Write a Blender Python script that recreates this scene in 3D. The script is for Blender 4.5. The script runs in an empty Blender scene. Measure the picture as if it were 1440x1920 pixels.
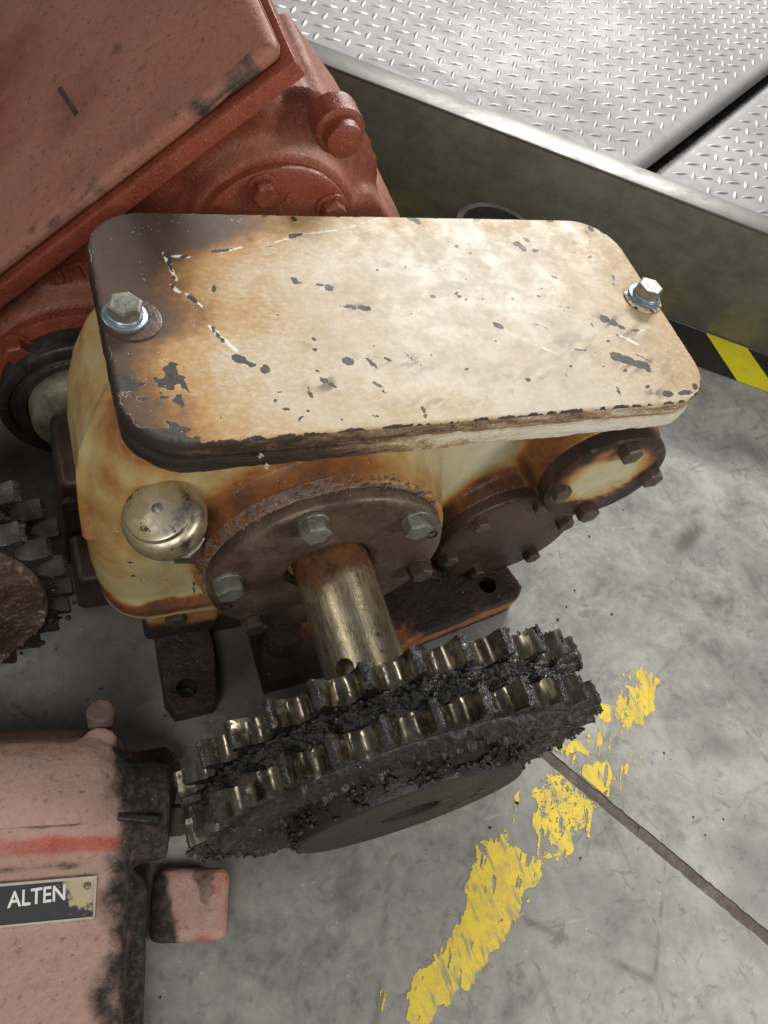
import bpy, bmesh, math, random
import numpy as np
from mathutils import Vector, Matrix

SC = bpy.context.scene
COL = SC.collection
R3 = math.radians
random.seed(7)
rng = np.random.default_rng(11)

# ------------------------------------------------------------------ camera, world, lamps, exposure
cam_d = bpy.data.cameras.new('camera')
cam = bpy.data.objects.new('camera', cam_d)
COL.objects.link(cam)
CR = np.array([[0.9175413827865656, -0.1171388439478282, 0.37999513432764326],
               [-0.3028551976484763, -0.825119837186287, 0.47692345668773467],
               [0.25767526100000293, -0.5526805094448705, -0.7925577041126651]])
CAM = np.array([0.0, 0.0, 0.643])
M = Matrix.Identity(4)
for i in range(3):
    M[i][0] = CR[i][0]; M[i][1] = -CR[i][1]; M[i][2] = -CR[i][2]; M[i][3] = CAM[i]
cam.matrix_world = M
cam_d.sensor_fit = 'HORIZONTAL'
cam_d.sensor_width = 36.0
cam_d.lens = 1577.85 / 1440 * 36.0
cam_d.clip_start = 0.01
cam_d.clip_end = 100
SC.camera = cam

W = bpy.data.worlds.new('World')
SC.world = W
W.use_nodes = True
W.node_tree.nodes['Background'].inputs[0].default_value = (0.86, 0.93, 1.0, 1)
W.node_tree.nodes['Background'].inputs[1].default_value = 0.125

def area_lamp(name, loc, target, sx, sy, power, col):
    d = bpy.data.lights.new(name, 'AREA')
    d.shape = 'RECTANGLE'; d.size = sx; d.size_y = sy
    d.energy = power; d.color = col
    o = bpy.data.objects.new(name, d)
    COL.objects.link(o)
    o.location = loc
    o.rotation_euler = (Vector(target) - Vector(loc)).to_track_quat('-Z', 'Y').to_euler()
    return o
area_lamp('scene_lamp', (2.26, 3.20, 2.25), (0.35, 0.35, 0.2), 1.2, 0.4, 172, (1.0, 0.97, 0.93))
area_lamp('scene_lamp', (1.45, -0.92, 1.12), (0.25, 0.2, 0.15), 0.45, 0.25, 16, (1.0, 0.95, 0.87))
area_lamp('scene_lamp', (-0.45, -0.65, 1.20), (0.1, 0.15, 0.1), 0.8, 0.5, 11, (1.0, 0.96, 0.9))  # added fill from the front left, standing in for wall bounce
area_lamp('scene_lamp', (1.10, 0.85, 2.30), (0.2, 0.1, 0.15), 0.6, 0.07, 3, (1.0, 0.96, 0.86))  # added narrow lamp for a bright streak along the shaft
area_lamp('scene_lamp', (-1.60, 0.90, 1.85), (0.2, 0.1, 0.15), 0.6, 0.07, 6, (1.0, 0.96, 0.86))  # added narrow lamp for streaks on teeth and shaft

SC.view_settings.view_transform = 'Standard'
SC.view_settings.look = 'None'
SC.view_settings.exposure = 0.0
SC.view_settings.gamma = 1.0
SC.cycles.max_bounces = 8
SC.cycles.use_denoising = True

def project(p):
    q = CR.T @ (np.asarray(p, float) - CAM)
    return 720 + 1577.85 * q[0] / q[2], 960 + 1577.85 * q[1] / q[2], q[2]

# ------------------------------------------------------------------ numpy noise
def _hash(ix, iy, iz, seed):
    h = (ix * 374761393 + iy * 668265263 + iz * 2147483647 + seed * 974711) & 0xffffffff
    h = ((h ^ (h >> 13)) * 1274126177) & 0xffffffff
    h = h ^ (h >> 16)
    return (h & 0xffffff) / float(0xffffff)
def vnoise(P, scale, seed=0):
    Q = np.asarray(P, float) * scale + 1000.0
    I = np.floor(Q).astype(np.int64); F = Q - I
    F = F * F * (3 - 2 * F)
    out = 0
    for dx in (0, 1):
        for dy in (0, 1):
            for dz in (0, 1):
                w = (F[:, 0] if dx else 1 - F[:, 0]) * (F[:, 1] if dy else 1 - F[:, 1]) * (F[:, 2] if dz else 1 - F[:, 2])
                out = out + w * _hash(I[:, 0] + dx, I[:, 1] + dy, I[:, 2] + dz, seed)
    return out
def fbm(P, scale, octv=4, seed=0, gain=0.5):
    a, s, t = 0, 0, 1.0
    for k in range(octv):
        a = a + t * vnoise(P, scale * 2 ** k, seed + k * 17); s += t; t *= gain
    return a / s
def sstep(x, a, b):
    t = np.clip((x - a) / (b - a), 0, 1)
    return t * t * (3 - 2 * t)

# ------------------------------------------------------------------ materials
class Mat:
    def __init__(s, name):
        s.m = bpy.data.materials.new(name); s.m.use_nodes = True
        s.t = s.m.node_tree; s.n = s.t.nodes; s.n.clear()
        s.out = s.n.new('ShaderNodeOutputMaterial')
        s.b = s.n.new('ShaderNodeBsdfPrincipled')
        s.t.links.new(s.b.outputs[0], s.out.inputs[0])
        s.tc = s.n.new('ShaderNodeTexCoord').outputs['Object']
        s.gp = s.n.new('ShaderNodeNewGeometry')
        s.P = s.gp.outputs['Position']
    def put(s, sock, v):
        if isinstance(v, bpy.types.NodeSocket): s.t.links.new(v, sock)
        elif isinstance(v, (tuple, list)) and len(v) == 3 and sock.type == 'RGBA': sock.default_value = (*v, 1)
        else: sock.default_value = v
    def set(s, **k):
        for a, v in k.items():
            s.put(s.b.inputs[{'col': 'Base Color', 'rough': 'Roughness', 'metal': 'Metallic', 'spec': 'Specular IOR Level',
                              'normal': 'Normal', 'emis': 'Emission Color', 'alpha': 'Alpha', 'coat': 'Coat Weight', 'coatr': 'Coat Roughness'}[a]], v)
        return s
    def scaled(s, sc, rot=(0, 0, 0), loc=(0, 0, 0), src=None):
        n = s.n.new('ShaderNodeMapping'); s.put(n.inputs[0], src or s.P)
        n.inputs['Scale'].default_value = sc; n.inputs['Rotation'].default_value = rot; n.inputs['Location'].default_value = loc
        return n.outputs[0]
    def noise(s, scale, detail=4, rough=0.55, co=None, dist=0.0):
        n = s.n.new('ShaderNodeTexNoise'); s.put(n.inputs['Vector'], co or s.P)
        n.inputs['Scale'].default_value = scale; n.inputs['Detail'].default_value = detail
        n.inputs['Roughness'].default_value = rough; n.inputs['Distortion'].default_value = dist
        return n.outputs[0]
    def voro(s, scale, co=None, feat='F1', rnd=1.0):
        n = s.n.new('ShaderNodeTexVoronoi'); n.feature = feat; s.put(n.inputs['Vector'], co or s.P)
        n.inputs['Scale'].default_value = scale; n.inputs['Randomness'].default_value = rnd
        return n.outputs[0]
    def math(s, op, a, b=0.0, c=0.0, clamp=False):
        n = s.n.new('ShaderNodeMath'); n.operation = op; n.use_clamp = clamp
        s.put(n.inputs[0], a); s.put(n.inputs[1], b); s.put(n.inputs[2], c)
        return n.outputs[0]
    def step(s, v, a, b, lo=0.0, hi=1.0):
        n = s.n.new('ShaderNodeMapRange'); n.interpolation_type = 'SMOOTHSTEP'
        s.put(n.inputs[0], v)
        for i, q in zip((1, 2, 3, 4), (a, b, lo, hi)): n.inputs[i].default_value = q
        return n.outputs[0]
    def ramp(s, v, stops):
        n = s.n.new('ShaderNodeValToRGB'); e = n.color_ramp.elements
        while len(e) < len(stops): e.new(0.5)
        for q, (p, c) in zip(e, stops): q.position = p; q.color = (*c, 1)
        s.put(n.inputs[0], v)
        return n.outputs[0]
    def mix(s, f, a, b, mode='MIX'):
        n = s.n.new('ShaderNodeMix'); n.data_type = 'RGBA'; n.blend_type = mode
        s.put(n.inputs[0], f); s.put(n.inputs[6], a); s.put(n.inputs[7], b)
        return n.outputs[2]
    def attr(s, name):
        n = s.n.new('ShaderNodeAttribute'); n.attribute_name = name
        return n.outputs['Fac']
    def bump(s, h, strength=0.5, dist=0.001):
        n = s.n.new('ShaderNodeBump'); s.put(n.inputs['Height'], h)
        n.inputs['Strength'].default_value = strength; n.inputs['Distance'].default_value = dist
        return n.outputs[0]
    def specks(s, col, scale=420, size=0.12, colr=(0.75, 0.72, 0.66), keep=0.62):
        v = s.math('LESS_THAN', s.voro(scale), size)
        k = s.math('GREATER_THAN', s.noise(90, 1), keep)
        return s.mix(s.math('MULTIPLY', v, k), col, colr)

def paint_mat(name, clean, wear, stops, rough=0.45, mottle=0.35, mscale=60, streak=None):
    """old oil-stained paint: attribute stain runs through the ramp, chip is a signed distance in mm (<0 inside)."""
    m = Mat(name)
    co = m.P if streak is None else m.scaled(streak)
    n1 = m.noise(14, 6, 0.62); n2 = m.noise(55, 5, 0.65); n3 = m.noise(230, 4, 0.7)
    nn = m.math('ADD', m.math('MULTIPLY', m.math('SUBTRACT', n1, 0.5), 0.42), m.math('MULTIPLY', m.math('SUBTRACT', n2, 0.5), 0.34))
    nn = m.math('ADD', nn, m.math('MULTIPLY', m.math('SUBTRACT', n3, 0.5), 0.2))
    stain = m.attr('stain')
    st = m.math('ADD', stain, m.math('MULTIPLY', nn, m.step(stain, 0.0, 0.3, 0.35, 1.0)), clamp=True)
    col = m.ramp(st, stops)
    mot = m.step(m.math('ADD', m.math('MULTIPLY', m.noise(mscale, 8, 0.72, co), 0.75), m.math('MULTIPLY', n3, 0.25)), 0.42, 0.66)
    mot = m.math('MULTIPLY', mot, m.step(m.noise(16, 5, 0.65), 0.3, 0.7, 0.35, 1.0))
    mot = m.math('MULTIPLY', m.math('MULTIPLY', mot, m.step(st, 0.25, 0.6, 1.0, 0.0)), mottle)
    col = m.mix(mot, col, wear)
    # fine dark speckle
    sp = m.step(m.noise(520, 3, 0.6), 0.64, 0.74, 0, 0.5)
    col = m.mix(m.math('MULTIPLY', sp, m.step(m.noise(22, 3), 0.45, 0.65)), col, (0.16, 0.10, 0.06))
    ch = m.math('ADD', m.attr('chip'), m.math('MULTIPLY', m.math('SUBTRACT', m.noise(420, 4, 0.65), 0.5), 2.4))
    ch = m.math('ADD', ch, m.math('MULTIPLY', m.math('SUBTRACT', m.noise(150, 3, 0.6), 0.5), 4.2))
    ch = m.math('ADD', ch, m.step(m.attr('chip'), 6.0, 8.0, 0.0, 9.0))
    isch = m.step(ch, -0.12, 0.12, 1.0, 0.0)
    halo = m.math('MULTIPLY', m.step(ch, 0.1, 0.6, 0.6, 0.0), m.step(m.noise(70, 2), 0.45, 0.6))
    col = m.mix(halo, col, wear)
    col = m.mix(m.attr('smudge'), col, (0.13, 0.105, 0.085))
    col = m.mix(m.math('MULTIPLY', m.attr('wline'), m.step(n3, .3, .5)), col, (0.78, 0.74, 0.66))
    col = m.mix(isch, col, m.ramp(m.noise(300, 3), [(0.3, (0.04, 0.034, 0.03)), (0.7, (0.082, 0.07, 0.06))]))
    col = m.specks(col, 380, 0.1, (0.8, 0.75, 0.66), 0.6)
    h = m.math('ADD', m.math('MULTIPLY', n2, 0.5), m.math('MULTIPLY', n3, 0.3))
    h = m.math('SUBTRACT', h, m.math('MULTIPLY', isch, 0.7))
    m.set(col=col, rough=m.step(n2, 0.3, 0.75, rough - 0.08, rough + 0.15), spec=0.3, normal=m.bump(h, 0.3, 0.0009))
    return m.m

STAIN = [(0.0, (0.53, 0.46, 0.36)), (0.20, (0.47, 0.355, 0.205)), (0.40, (0.42, 0.24, 0.082)), (0.55, (0.24, 0.115, 0.042)),
         (0.70, (0.105, 0.066, 0.043)), (1.0, (0.058, 0.044, 0.036))]
STAIN_H = [(0.0, (0.52, 0.49, 0.37)), (0.16, (0.46, 0.39, 0.20)), (0.34, (0.40, 0.25, 0.085)), (0.50, (0.27, 0.105, 0.032)),
           (0.66, (0.11, 0.048, 0.026)), (0.82, (0.035, 0.024, 0.019)), (1.0, (0.02, 0.017, 0.015))]
M_LID = paint_mat('lid_paint', None, (0.68, 0.63, 0.54), STAIN, 0.48, 0.6, 230, (0.9, 1.25, 1.0))
M_CREAM = paint_mat('cream_paint', None, (0.66, 0.62, 0.50), STAIN_H, 0.42, 0.22, 60)

def edge_mat():
    m = Mat('flaky_edge_paint')
    lay = m.noise(26, 6, 0.7, m.scaled((0.8, 0.8, 3.2)), 1.6)
    fine = m.noise(330, 4, 0.7)
    x = m.math('ADD', m.attr('stain'), m.math('MULTIPLY', m.math('SUBTRACT', lay, 0.5), 0.95))
    x = m.math('ADD', x, m.math('MULTIPLY', m.math('SUBTRACT', fine, 0.5), 0.35), clamp=True)
    col = m.ramp(x, [(0.0, (0.70, 0.67, 0.58)), (0.22, (0.62, 0.55, 0.42)), (0.34, (0.36, 0.24, 0.13)), (0.48, (0.15, 0.095, 0.06)), (0.62, (0.055, 0.038, 0.028)), (1.0, (0.02, 0.016, 0.014))])
    m.set(col=col, rough=0.6, spec=0.3, normal=m.bump(m.math('ADD', lay, m.math('MULTIPLY', fine, 0.4)), 0.8, 0.002))
    return m.m
M_EDGE = edge_mat()

def greasy_metal(name, c1, c2, c3, rough=0.42, metal=0.25, scale=28, bump=0.5, bs=260):
    m = Mat(name)
    n1 = m.noise(scale, 7, 0.66); n2 = m.noise(bs, 4, 0.65)
    col = m.ramp(m.math('ADD', m.math('MULTIPLY', n1, 0.75), m.math('MULTIPLY', n2, 0.25)), [(0.3, c1), (0.5, c2), (0.68, c3)])
    col = m.specks(col, 330, 0.09, (0.62, 0.58, 0.5), 0.6)
    m.set(col=col, rough=m.step(n1, 0.3, 0.7, rough - 0.12, rough + 0.16), metal=metal, spec=0.4, normal=m.bump(m.math('ADD', n1, m.math('MULTIPLY', n2, 0.6)), bump, 0.0012))
    return m.m
M_CAP = greasy_metal('brown_oiled_steel', (0.05, 0.034, 0.025), (0.115, 0.08, 0.058), (0.21, 0.165, 0.125), 0.42, 0.35)
M_CAPD = greasy_metal('dark_oiled_steel', (0.03, 0.021, 0.018), (0.072, 0.047, 0.036), (0.13, 0.09, 0.06), 0.42, 0.3)
M_BLACK = greasy_metal('black_oiled_iron', (0.008, 0.007, 0.007), (0.018, 0.015, 0.014), (0.04, 0.034, 0.03), 0.4, 0.1, 40)
M_DRUM = greasy_metal('dull_dark_iron', (0.01, 0.009, 0.009), (0.02, 0.018, 0.017), (0.035, 0.032, 0.03), 0.85, 0, 40)
M_RING = greasy_metal('dark_grey_iron', (0.02, 0.019, 0.017), (0.045, 0.042, 0.036), (0.085, 0.08, 0.068), 0.36, 0.4, 40)
M_CRUST = greasy_metal('caked_brown_dirt', (0.09, 0.06, 0.05), (0.17, 0.115, 0.09), (0.25, 0.19, 0.15), 0.85, 0.0, 70, 0.9, 500)
M_PLATEFACE = greasy_metal('greasy_plate_face', (0.012, 0.011, 0.011), (0.024, 0.022, 0.021), (0.042, 0.037, 0.036), 0.36, 0.0, 30, 0.7, 420)
M_HUB = greasy_metal('oily_hub_face', (0.013, 0.011, 0.0105), (0.026, 0.022, 0.0205), (0.042, 0.035, 0.032), 0.62, 0.0, 34, 0.8, 380)
M_PALE = greasy_metal('dusty_pale_steel', (0.05, 0.045, 0.03), (0.19, 0.175, 0.12), (0.34, 0.32, 0.24), 0.45, 0.3, 34, 0.4)

def grease_mat():
    m = Mat('black_grease')
    n1 = m.noise(160, 6, 0.7); n2 = m.noise(620, 4, 0.7)
    col = m.ramp(n1, [(0.3, (0.006, 0.006, 0.006)), (0.7, (0.02, 0.018, 0.017))])
    m.set(col=col, rough=m.step(n2, 0.35, 0.65, 0.08, 0.36), spec=0.75, normal=m.bump(m.math('ADD', n1, m.math('MULTIPLY', n2, 0.5)), 0.9, 0.0022))
    return m.m
M_GREASE = grease_mat()

def tooth_mat():
    m = Mat('worn_tooth_steel')
    n1 = m.noise(45, 4, 0.55); n2 = m.noise(260, 3, 0.6, m.scaled((1, 0.2, 1))); n3 = m.noise(130, 5, 0.7)
    f = m.math('ADD', m.math('MULTIPLY', n1, 0.75), m.math('MULTIPLY', n2, 0.25))
    col = m.ramp(f, [(0.30, (0.06, 0.046, 0.034)), (0.48, (0.19, 0.16, 0.12)), (0.68, (0.38, 0.335, 0.26))])
    g = m.step(n3, 0.56, 0.63)
    col = m.mix(g, col, (0.03, 0.024, 0.02))
    m.set(col=col, rough=m.math('ADD', m.step(n2, 0.3, 0.7, 0.13, 0.3), m.math('MULTIPLY', g, 0.25)), metal=m.math('SUBTRACT', 0.96, m.math('MULTIPLY', g, 0.8)), normal=m.bump(n2, 0.12, 0.0004))
    return m.m
M_TOOTH = tooth_mat()
M_TOOTHD = greasy_metal('dull_dark_tooth', (0.04, 0.035, 0.033), (0.10, 0.085, 0.078), (0.18, 0.15, 0.135), 0.4, 0.4)

def shaft_mat():
    m = Mat('worn_brass_toned_shaft')
    n1 = m.noise(38, 6, 0.65); n3 = m.noise(85, 6, 0.68)
    n2 = m.noise(520, 4, 0.7, m.scaled((1.0, 0.12, 1.0)))                 # drag marks along the shaft
    n4 = m.noise(300, 3, 0.6, m.scaled((0.25, 1.0, 0.25)))
    rust = m.math('ADD', m.attr('stain'), m.math('MULTIPLY', m.math('SUBTRACT', n1, 0.5), 1.0), clamp=True)
    f = m.math('ADD', m.math('MULTIPLY', n3, 0.5), m.math('MULTIPLY', n2, 0.5))
    col = m.ramp(f, [(0.30, (0.19, 0.15, 0.09)), (0.46, (0.42, 0.355, 0.23)), (0.66, (0.60, 0.545, 0.42))])
    spots = m.step(m.noise(120, 6, 0.75), 0.56, 0.66, 0, 0.8)
    col = m.mix(spots, col, (0.09, 0.062, 0.036))
    col = m.mix(m.step(rust, 0.3, 0.7), col, m.ramp(n3, [(0.35, (0.06, 0.03, 0.016)), (0.65, (0.19, 0.085, 0.035))]))
    met = m.math('MULTIPLY', m.step(rust, 0.3, 0.75, 0.88, 0.1), m.math('SUBTRACT', 1.0, m.math('MULTIPLY', spots, 0.6)))
    rg = m.math('ADD', m.step(n2, 0.3, 0.7, 0.26, 0.46), m.math('MULTIPLY', spots, 0.25))
    m.set(col=col, metal=met, rough=rg, normal=m.bump(m.math('ADD', n2, m.math('ADD', n3, n4)), 0.4, 0.0005))
    return m.m
M_SHAFT = shaft_mat()

def chrome_mat():
    m = Mat('flaking_chrome')
    n1 = m.noise(62, 6, 0.62, m.scaled((1, 1, 1), loc=(0.31, 0.1, 0.2))); n2 = m.noise(240, 4, 0.7)
    f = m.math('ADD', m.math('MULTIPLY', n1, 0.8), m.math('MULTIPLY', n2, 0.2))
    tarn = m.step(m.noise(45, 4, 0.6), 0.36, 0.56)
    col = m.mix(tarn, (0.52, 0.475, 0.37), (0.36, 0.305, 0.165))
    patch = m.step(m.math('SUBTRACT', f, m.math('MULTIPLY', m.attr('stain'), 0.25)), 0.40, 0.415, 1, 0)
    col = m.mix(patch, col, (0.05, 0.03, 0.022))
    m.set(col=col, metal=m.math('SUBTRACT', 1.0, m.math('ADD', m.math('MULTIPLY', patch, 0.7), m.math('MULTIPLY', tarn, 0.28))), rough=m.math('ADD', m.step(n2, 0.3, 0.7, 0.28, 0.5), m.math('MULTIPLY', m.math('ADD', patch, tarn), 0.22)), normal=m.bump(n2, 0.2, 0.0005))
    return m.m
M_CHROME = chrome_mat()

def zinc(name, c, rough, metal=0.85):
    m = Mat(name)
    n1 = m.noise(160, 5, 0.65)
    col = m.mix(m.step(n1, 0.45, 0.7, 0, 0.75), c, tuple(v * 0.4 for v in c))
    m.set(col=col, metal=metal, rough=m.step(n1, 0.3, 0.7, rough - 0.1, rough + 0.12), normal=m.bump(m.noise(420, 3), 0.3, 0.0005))
    return m.m
M_ZINC = zinc('zinc_bolt_metal', (0.34, 0.335, 0.31), 0.4)
M_ZINCB = zinc('blue_zinc_washer', (0.40, 0.48, 0.52), 0.4)
M_GREYBOLT = greasy_metal('grey_oily_bolt', (0.07, 0.055, 0.042), (0.22, 0.215, 0.19), (0.33, 0.325, 0.295), 0.4, 0.5, 70, 0.3, 420)
M_BROWNBOLT = zinc('brown_oily_bolt', (0.11, 0.085, 0.068), 0.45, 0.4)

def red_mat(name, c1, c2, c3, dust, dustk=0.5, rough=0.42):
    m = Mat(name)
    n1 = m.noise(18, 6, 0.62); n2 = m.noise(300, 4, 0.65); n3 = m.noise(75, 5, 0.7)
    col = m.ramp(m.math('ADD', m.math('MULTIPLY', n1, 0.7), m.math('MULTIPLY', n3, 0.3)), [(0.32, c1), (0.5, c2), (0.68, c3)])
    d = m.math('ADD', m.attr('dust'), m.math('MULTIPLY', m.math('SUBTRACT', n1, 0.5), 0.9), clamp=True)
    d = m.math('MULTIPLY', m.math('MULTIPLY', m.step(d, 0.2, 0.85), dustk), m.step(n2, 0.3, 0.7, 0.72, 1.0))
    col = m.mix(d, col, dust)
    n5 = m.noise(520, 3, 0.7); n6 = m.noise(170, 5, 0.75)
    col = m.mix(m.step(n5, 0.56, 0.70, 0, 0.5), col, dust)
    col = m.mix(m.step(n6, 0.57, 0.67, 0, 0.55), col, tuple(v * 0.45 for v in c1))
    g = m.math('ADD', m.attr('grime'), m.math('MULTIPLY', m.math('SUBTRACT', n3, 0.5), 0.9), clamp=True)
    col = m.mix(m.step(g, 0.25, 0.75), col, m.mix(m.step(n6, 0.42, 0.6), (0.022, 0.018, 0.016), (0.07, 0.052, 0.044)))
    col = m.specks(col, 300, 0.08, (0.66, 0.5, 0.42), 0.58)
    m.set(col=col, rough=m.math('ADD', m.step(n3, 0.3, 0.7, rough - 0.1, rough + 0.1), m.math('MULTIPLY', d, 0.35)), spec=0.42,
          normal=m.bump(m.math('ADD', m.math('ADD', m.math('MULTIPLY', n2, 0.6), n3), m.math('MULTIPLY', n5, 0.4)), 0.6, 0.0013))
    return m.m
M_RED = red_mat('red_oxide_paint', (0.15, 0.032, 0.017), (0.225, 0.05, 0.026), (0.28, 0.072, 0.042), (0.40, 0.20, 0.14), 0.75)
M_PINK = red_mat('dusty_red_paint', (0.36, 0.07, 0.05), (0.42, 0.095, 0.07), (0.46, 0.14, 0.105), (0.40, 0.30, 0.255), 0.95, 0.62)

def rust_foot():
    m = Mat('oily_rusted_casting')
    n1 = m.noise(36, 6, 0.66); n2 = m.noise(240, 5, 0.7)
    x = m.math('ADD', m.attr('rust'), m.math('MULTIPLY', m.math('SUBTRACT', n1, 0.5), 1.1))
    x = m.math('ADD', x, m.math('MULTIPLY', m.math('SUBTRACT', n2, 0.5), 0.4), clamp=True)
    col = m.ramp(x, [(0.0, (0.024, 0.016, 0.014)), (0.3, (0.058, 0.034, 0.028)), (0.46, (0.12, 0.05, 0.03)), (0.62, (0.30, 0.105, 0.03)), (0.85, (0.46, 0.21, 0.09))])
    col = m.specks(col, 260, 0.1, (0.6, 0.55, 0.5), 0.56)
    m.set(col=col, rough=m.step(n2, 0.3, 0.7, 0.38, 0.62), spec=0.4, normal=m.bump(m.math('ADD', n1, n2), 0.9, 0.0022))
    return m.m
M_FOOT = rust_foot()

def concrete():
    m = Mat('sealed_concrete')
    n1 = m.noise(3.2, 6, 0.62, None, 0.6); n2 = m.noise(17, 7, 0.68, None, 0.8); n3 = m.noise(90, 5, 0.7); n4 = m.noise(5.5, 4, 0.6, m.scaled((1, 1, 1), loc=(4, 2, 0)), 1.0)
    f = m.math('ADD', m.math('MULTIPLY', n1, 0.35), m.math('ADD', m.math('MULTIPLY', n2, 0.42), m.math('MULTIPLY', n3, 0.23)))
    col = m.ramp(f, [(0.36, (0.12, 0.118, 0.108)), (0.46, (0.25, 0.248, 0.23)), (0.54, (0.35, 0.345, 0.318)), (0.66, (0.47, 0.46, 0.415))])
    col = m.mix(m.step(n4, 0.46, 0.68, 0, 0.6), col, (0.15, 0.155, 0.16))
    sc = m.step(m.noise(30, 6, 0.75, m.scaled((1.0, 0.09, 1), (0, 0, 0.9)), 0.4), 0.60, 0.70, 0, 0.35)
    col = m.mix(sc, col, (0.12, 0.12, 0.12))
    blot = m.step(m.noise(42, 5, 0.72, m.scaled((1, 1, 1), loc=(7, 3, 0)), 1.4), 0.57, 0.66, 0, 0.5)
    col = m.mix(blot, col, (0.13, 0.125, 0.115))
    hair = m.math('MULTIPLY', m.step(m.voro(4.2, m.scaled((1, 1, 0.01)), 'DISTANCE_TO_EDGE'), 0.0, 0.012, 0.5, 0.0), m.step(n2, 0.5, 0.6))
    col = m.mix(hair, col, (0.1, 0.095, 0.085))
    sc2 = m.step(m.noise(34, 6, 0.75, m.scaled((0.12, 1.0, 1), (0, 0, 0.35), (3, 1, 0)), 0.5), 0.62, 0.70, 0, 0.4)
    col = m.mix(sc2, col, (0.55, 0.54, 0.5))
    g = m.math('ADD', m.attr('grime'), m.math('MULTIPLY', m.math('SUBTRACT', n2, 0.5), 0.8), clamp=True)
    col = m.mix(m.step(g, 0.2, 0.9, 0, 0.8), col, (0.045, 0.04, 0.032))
    col = m.specks(col, 210, 0.07, (0.8, 0.8, 0.76), 0.6)
    m.set(col=col, rough=m.step(n2, 0.3, 0.7, 0.42, 0.65), spec=0.42, normal=m.bump(m.math('ADD', n2, m.math('MULTIPLY', n3, 0.5)), 0.25, 0.0012))
    return m.m
M_CONC = concrete()
def simple(name, c, rough=0.5, metal=0.0, var=0.5, scale=60, bump=0.3):
    m = Mat(name)
    n1 = m.noise(scale, 6, 0.65)
    col = m.mix(m.step(n1, 0.35, 0.7), c, tuple(v * (1 - var) for v in c))
    m.set(col=col, rough=m.step(n1, 0.3, 0.7, rough - 0.08, rough + 0.1), metal=metal, normal=m.bump(n1, bump, 0.001))
    return m.m
def yellow_mat():
    m = Mat('worn_yellow_floor_paint')
    n1 = m.noise(60, 6, 0.7); n2 = m.noise(420, 4, 0.7); n3 = m.noise(150, 5, 0.7, m.scaled((1, .22, 1), (0, 0, .6)))
    col = m.mix(m.step(n1, .36, .66), (0.78, 0.60, 0.05), (0.60, 0.45, 0.09))
    col = m.mix(m.step(n2, .54, .70, 0, .6), col, (0.40, 0.33, 0.15))
    col = m.mix(m.step(n3, .50, .62, 0, .8), col, (0.28, 0.26, 0.2))
    m.set(col=col, rough=.55, normal=m.bump(n2, .4, .0006))
    return m.m
M_YELLOW = yellow_mat()
M_JOINT = greasy_metal('dirty_joint_filler', (0.05, 0.04, 0.032), (0.10, 0.081, 0.067), (0.20, 0.178, 0.155), 0.8, 0, 45, 0.6, 500)
M_TAPEY = simple('yellow_tape', (0.72, 0.66, 0.02), 0.38, 0, 0.12, 40, 0.1)
M_TAPEB = simple('black_tape', (0.022, 0.022, 0.02), 0.35, 0, 0.4, 40, 0.2)
M_CRUMB = simple('black_crumb', (0.025, 0.022, 0.02), 0.6, 0, 0.5, 300)
M_WHITE = simple('white_print', (0.82, 0.82, 0.80), 0.4, 0, 0.08, 90, 0.05)
M_SILVER = simple('bare_aluminium_edge', (0.72, 0.68, 0.58), 0.4, 0.4, 0.25, 90)
M_FLAKE = simple('lifted_paint_flake', (0.55, 0.45, 0.30), 0.6, 0, 0.5, 200)

def nameplate_mat():
    m = Mat('black_nameplate')
    n1 = m.noise(48, 6, 0.66); n2 = m.noise(330, 4, 0.7)
    w = m.step(m.math('ADD', m.attr('wear'), m.math('MULTIPLY', m.math('SUBTRACT', m.math('ADD', m.math('MULTIPLY', n1, 0.6), m.math('MULTIPLY', n2, 0.4)), 0.5), 1.6)), 0.45, 0.6)
    col = m.mix(w, (0.045, 0.045, 0.05), (0.48, 0.40, 0.25))
    m.set(col=col, rough=0.5, normal=m.bump(n2, 0.3, 0.0006))
    return m.m
M_NAME = nameplate_mat()

def steel(name, c, rough, metal, streak, var=0.35):
    m = Mat(name)
    n1 = m.noise(5, 5, 0.6, m.scaled(streak, (0, 0, R3(30.5)))); n2 = m.noise(70, 5, 0.7, m.scaled(streak, (0, 0, R3(30.5)))); n3 = m.noise(26, 6, 0.7)
    f = m.math('ADD', m.math('MULTIPLY', n1, 0.4), m.math('ADD', m.math('MULTIPLY', n2, 0.25), m.math('MULTIPLY', n3, 0.35)))
    col = m.mix(m.step(f, 0.36, 0.66), c, tuple(v * (1 - var) for v in c))
    m.set(col=col, rough=m.step(f, 0.3, 0.7, rough - 0.08, rough + 0.12), metal=metal, normal=m.bump(n2, 0.15, 0.0006))
    return m.m
M_STRINGER = steel('stained_stainless_sheet', (0.22, 0.205, 0.165), 0.42, 0.45, (0.25, 1.0, 1.0), 0.5)
M_FLANGE = steel('scuffed_stainless_flange', (0.20, 0.197, 0.185), 0.45, 0.7, (0.25, 1.0, 1.0), 0.45)
M_TREAD = steel('galvanised_tread', (0.27, 0.27, 0.28), 0.6, 0.1, (1, 1, 1), 0.22)
M_LUG = steel('worn_tread_lug', (0.30, 0.295, 0.29), 0.45, 0.3, (1, 1, 1), 0.3)

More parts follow.
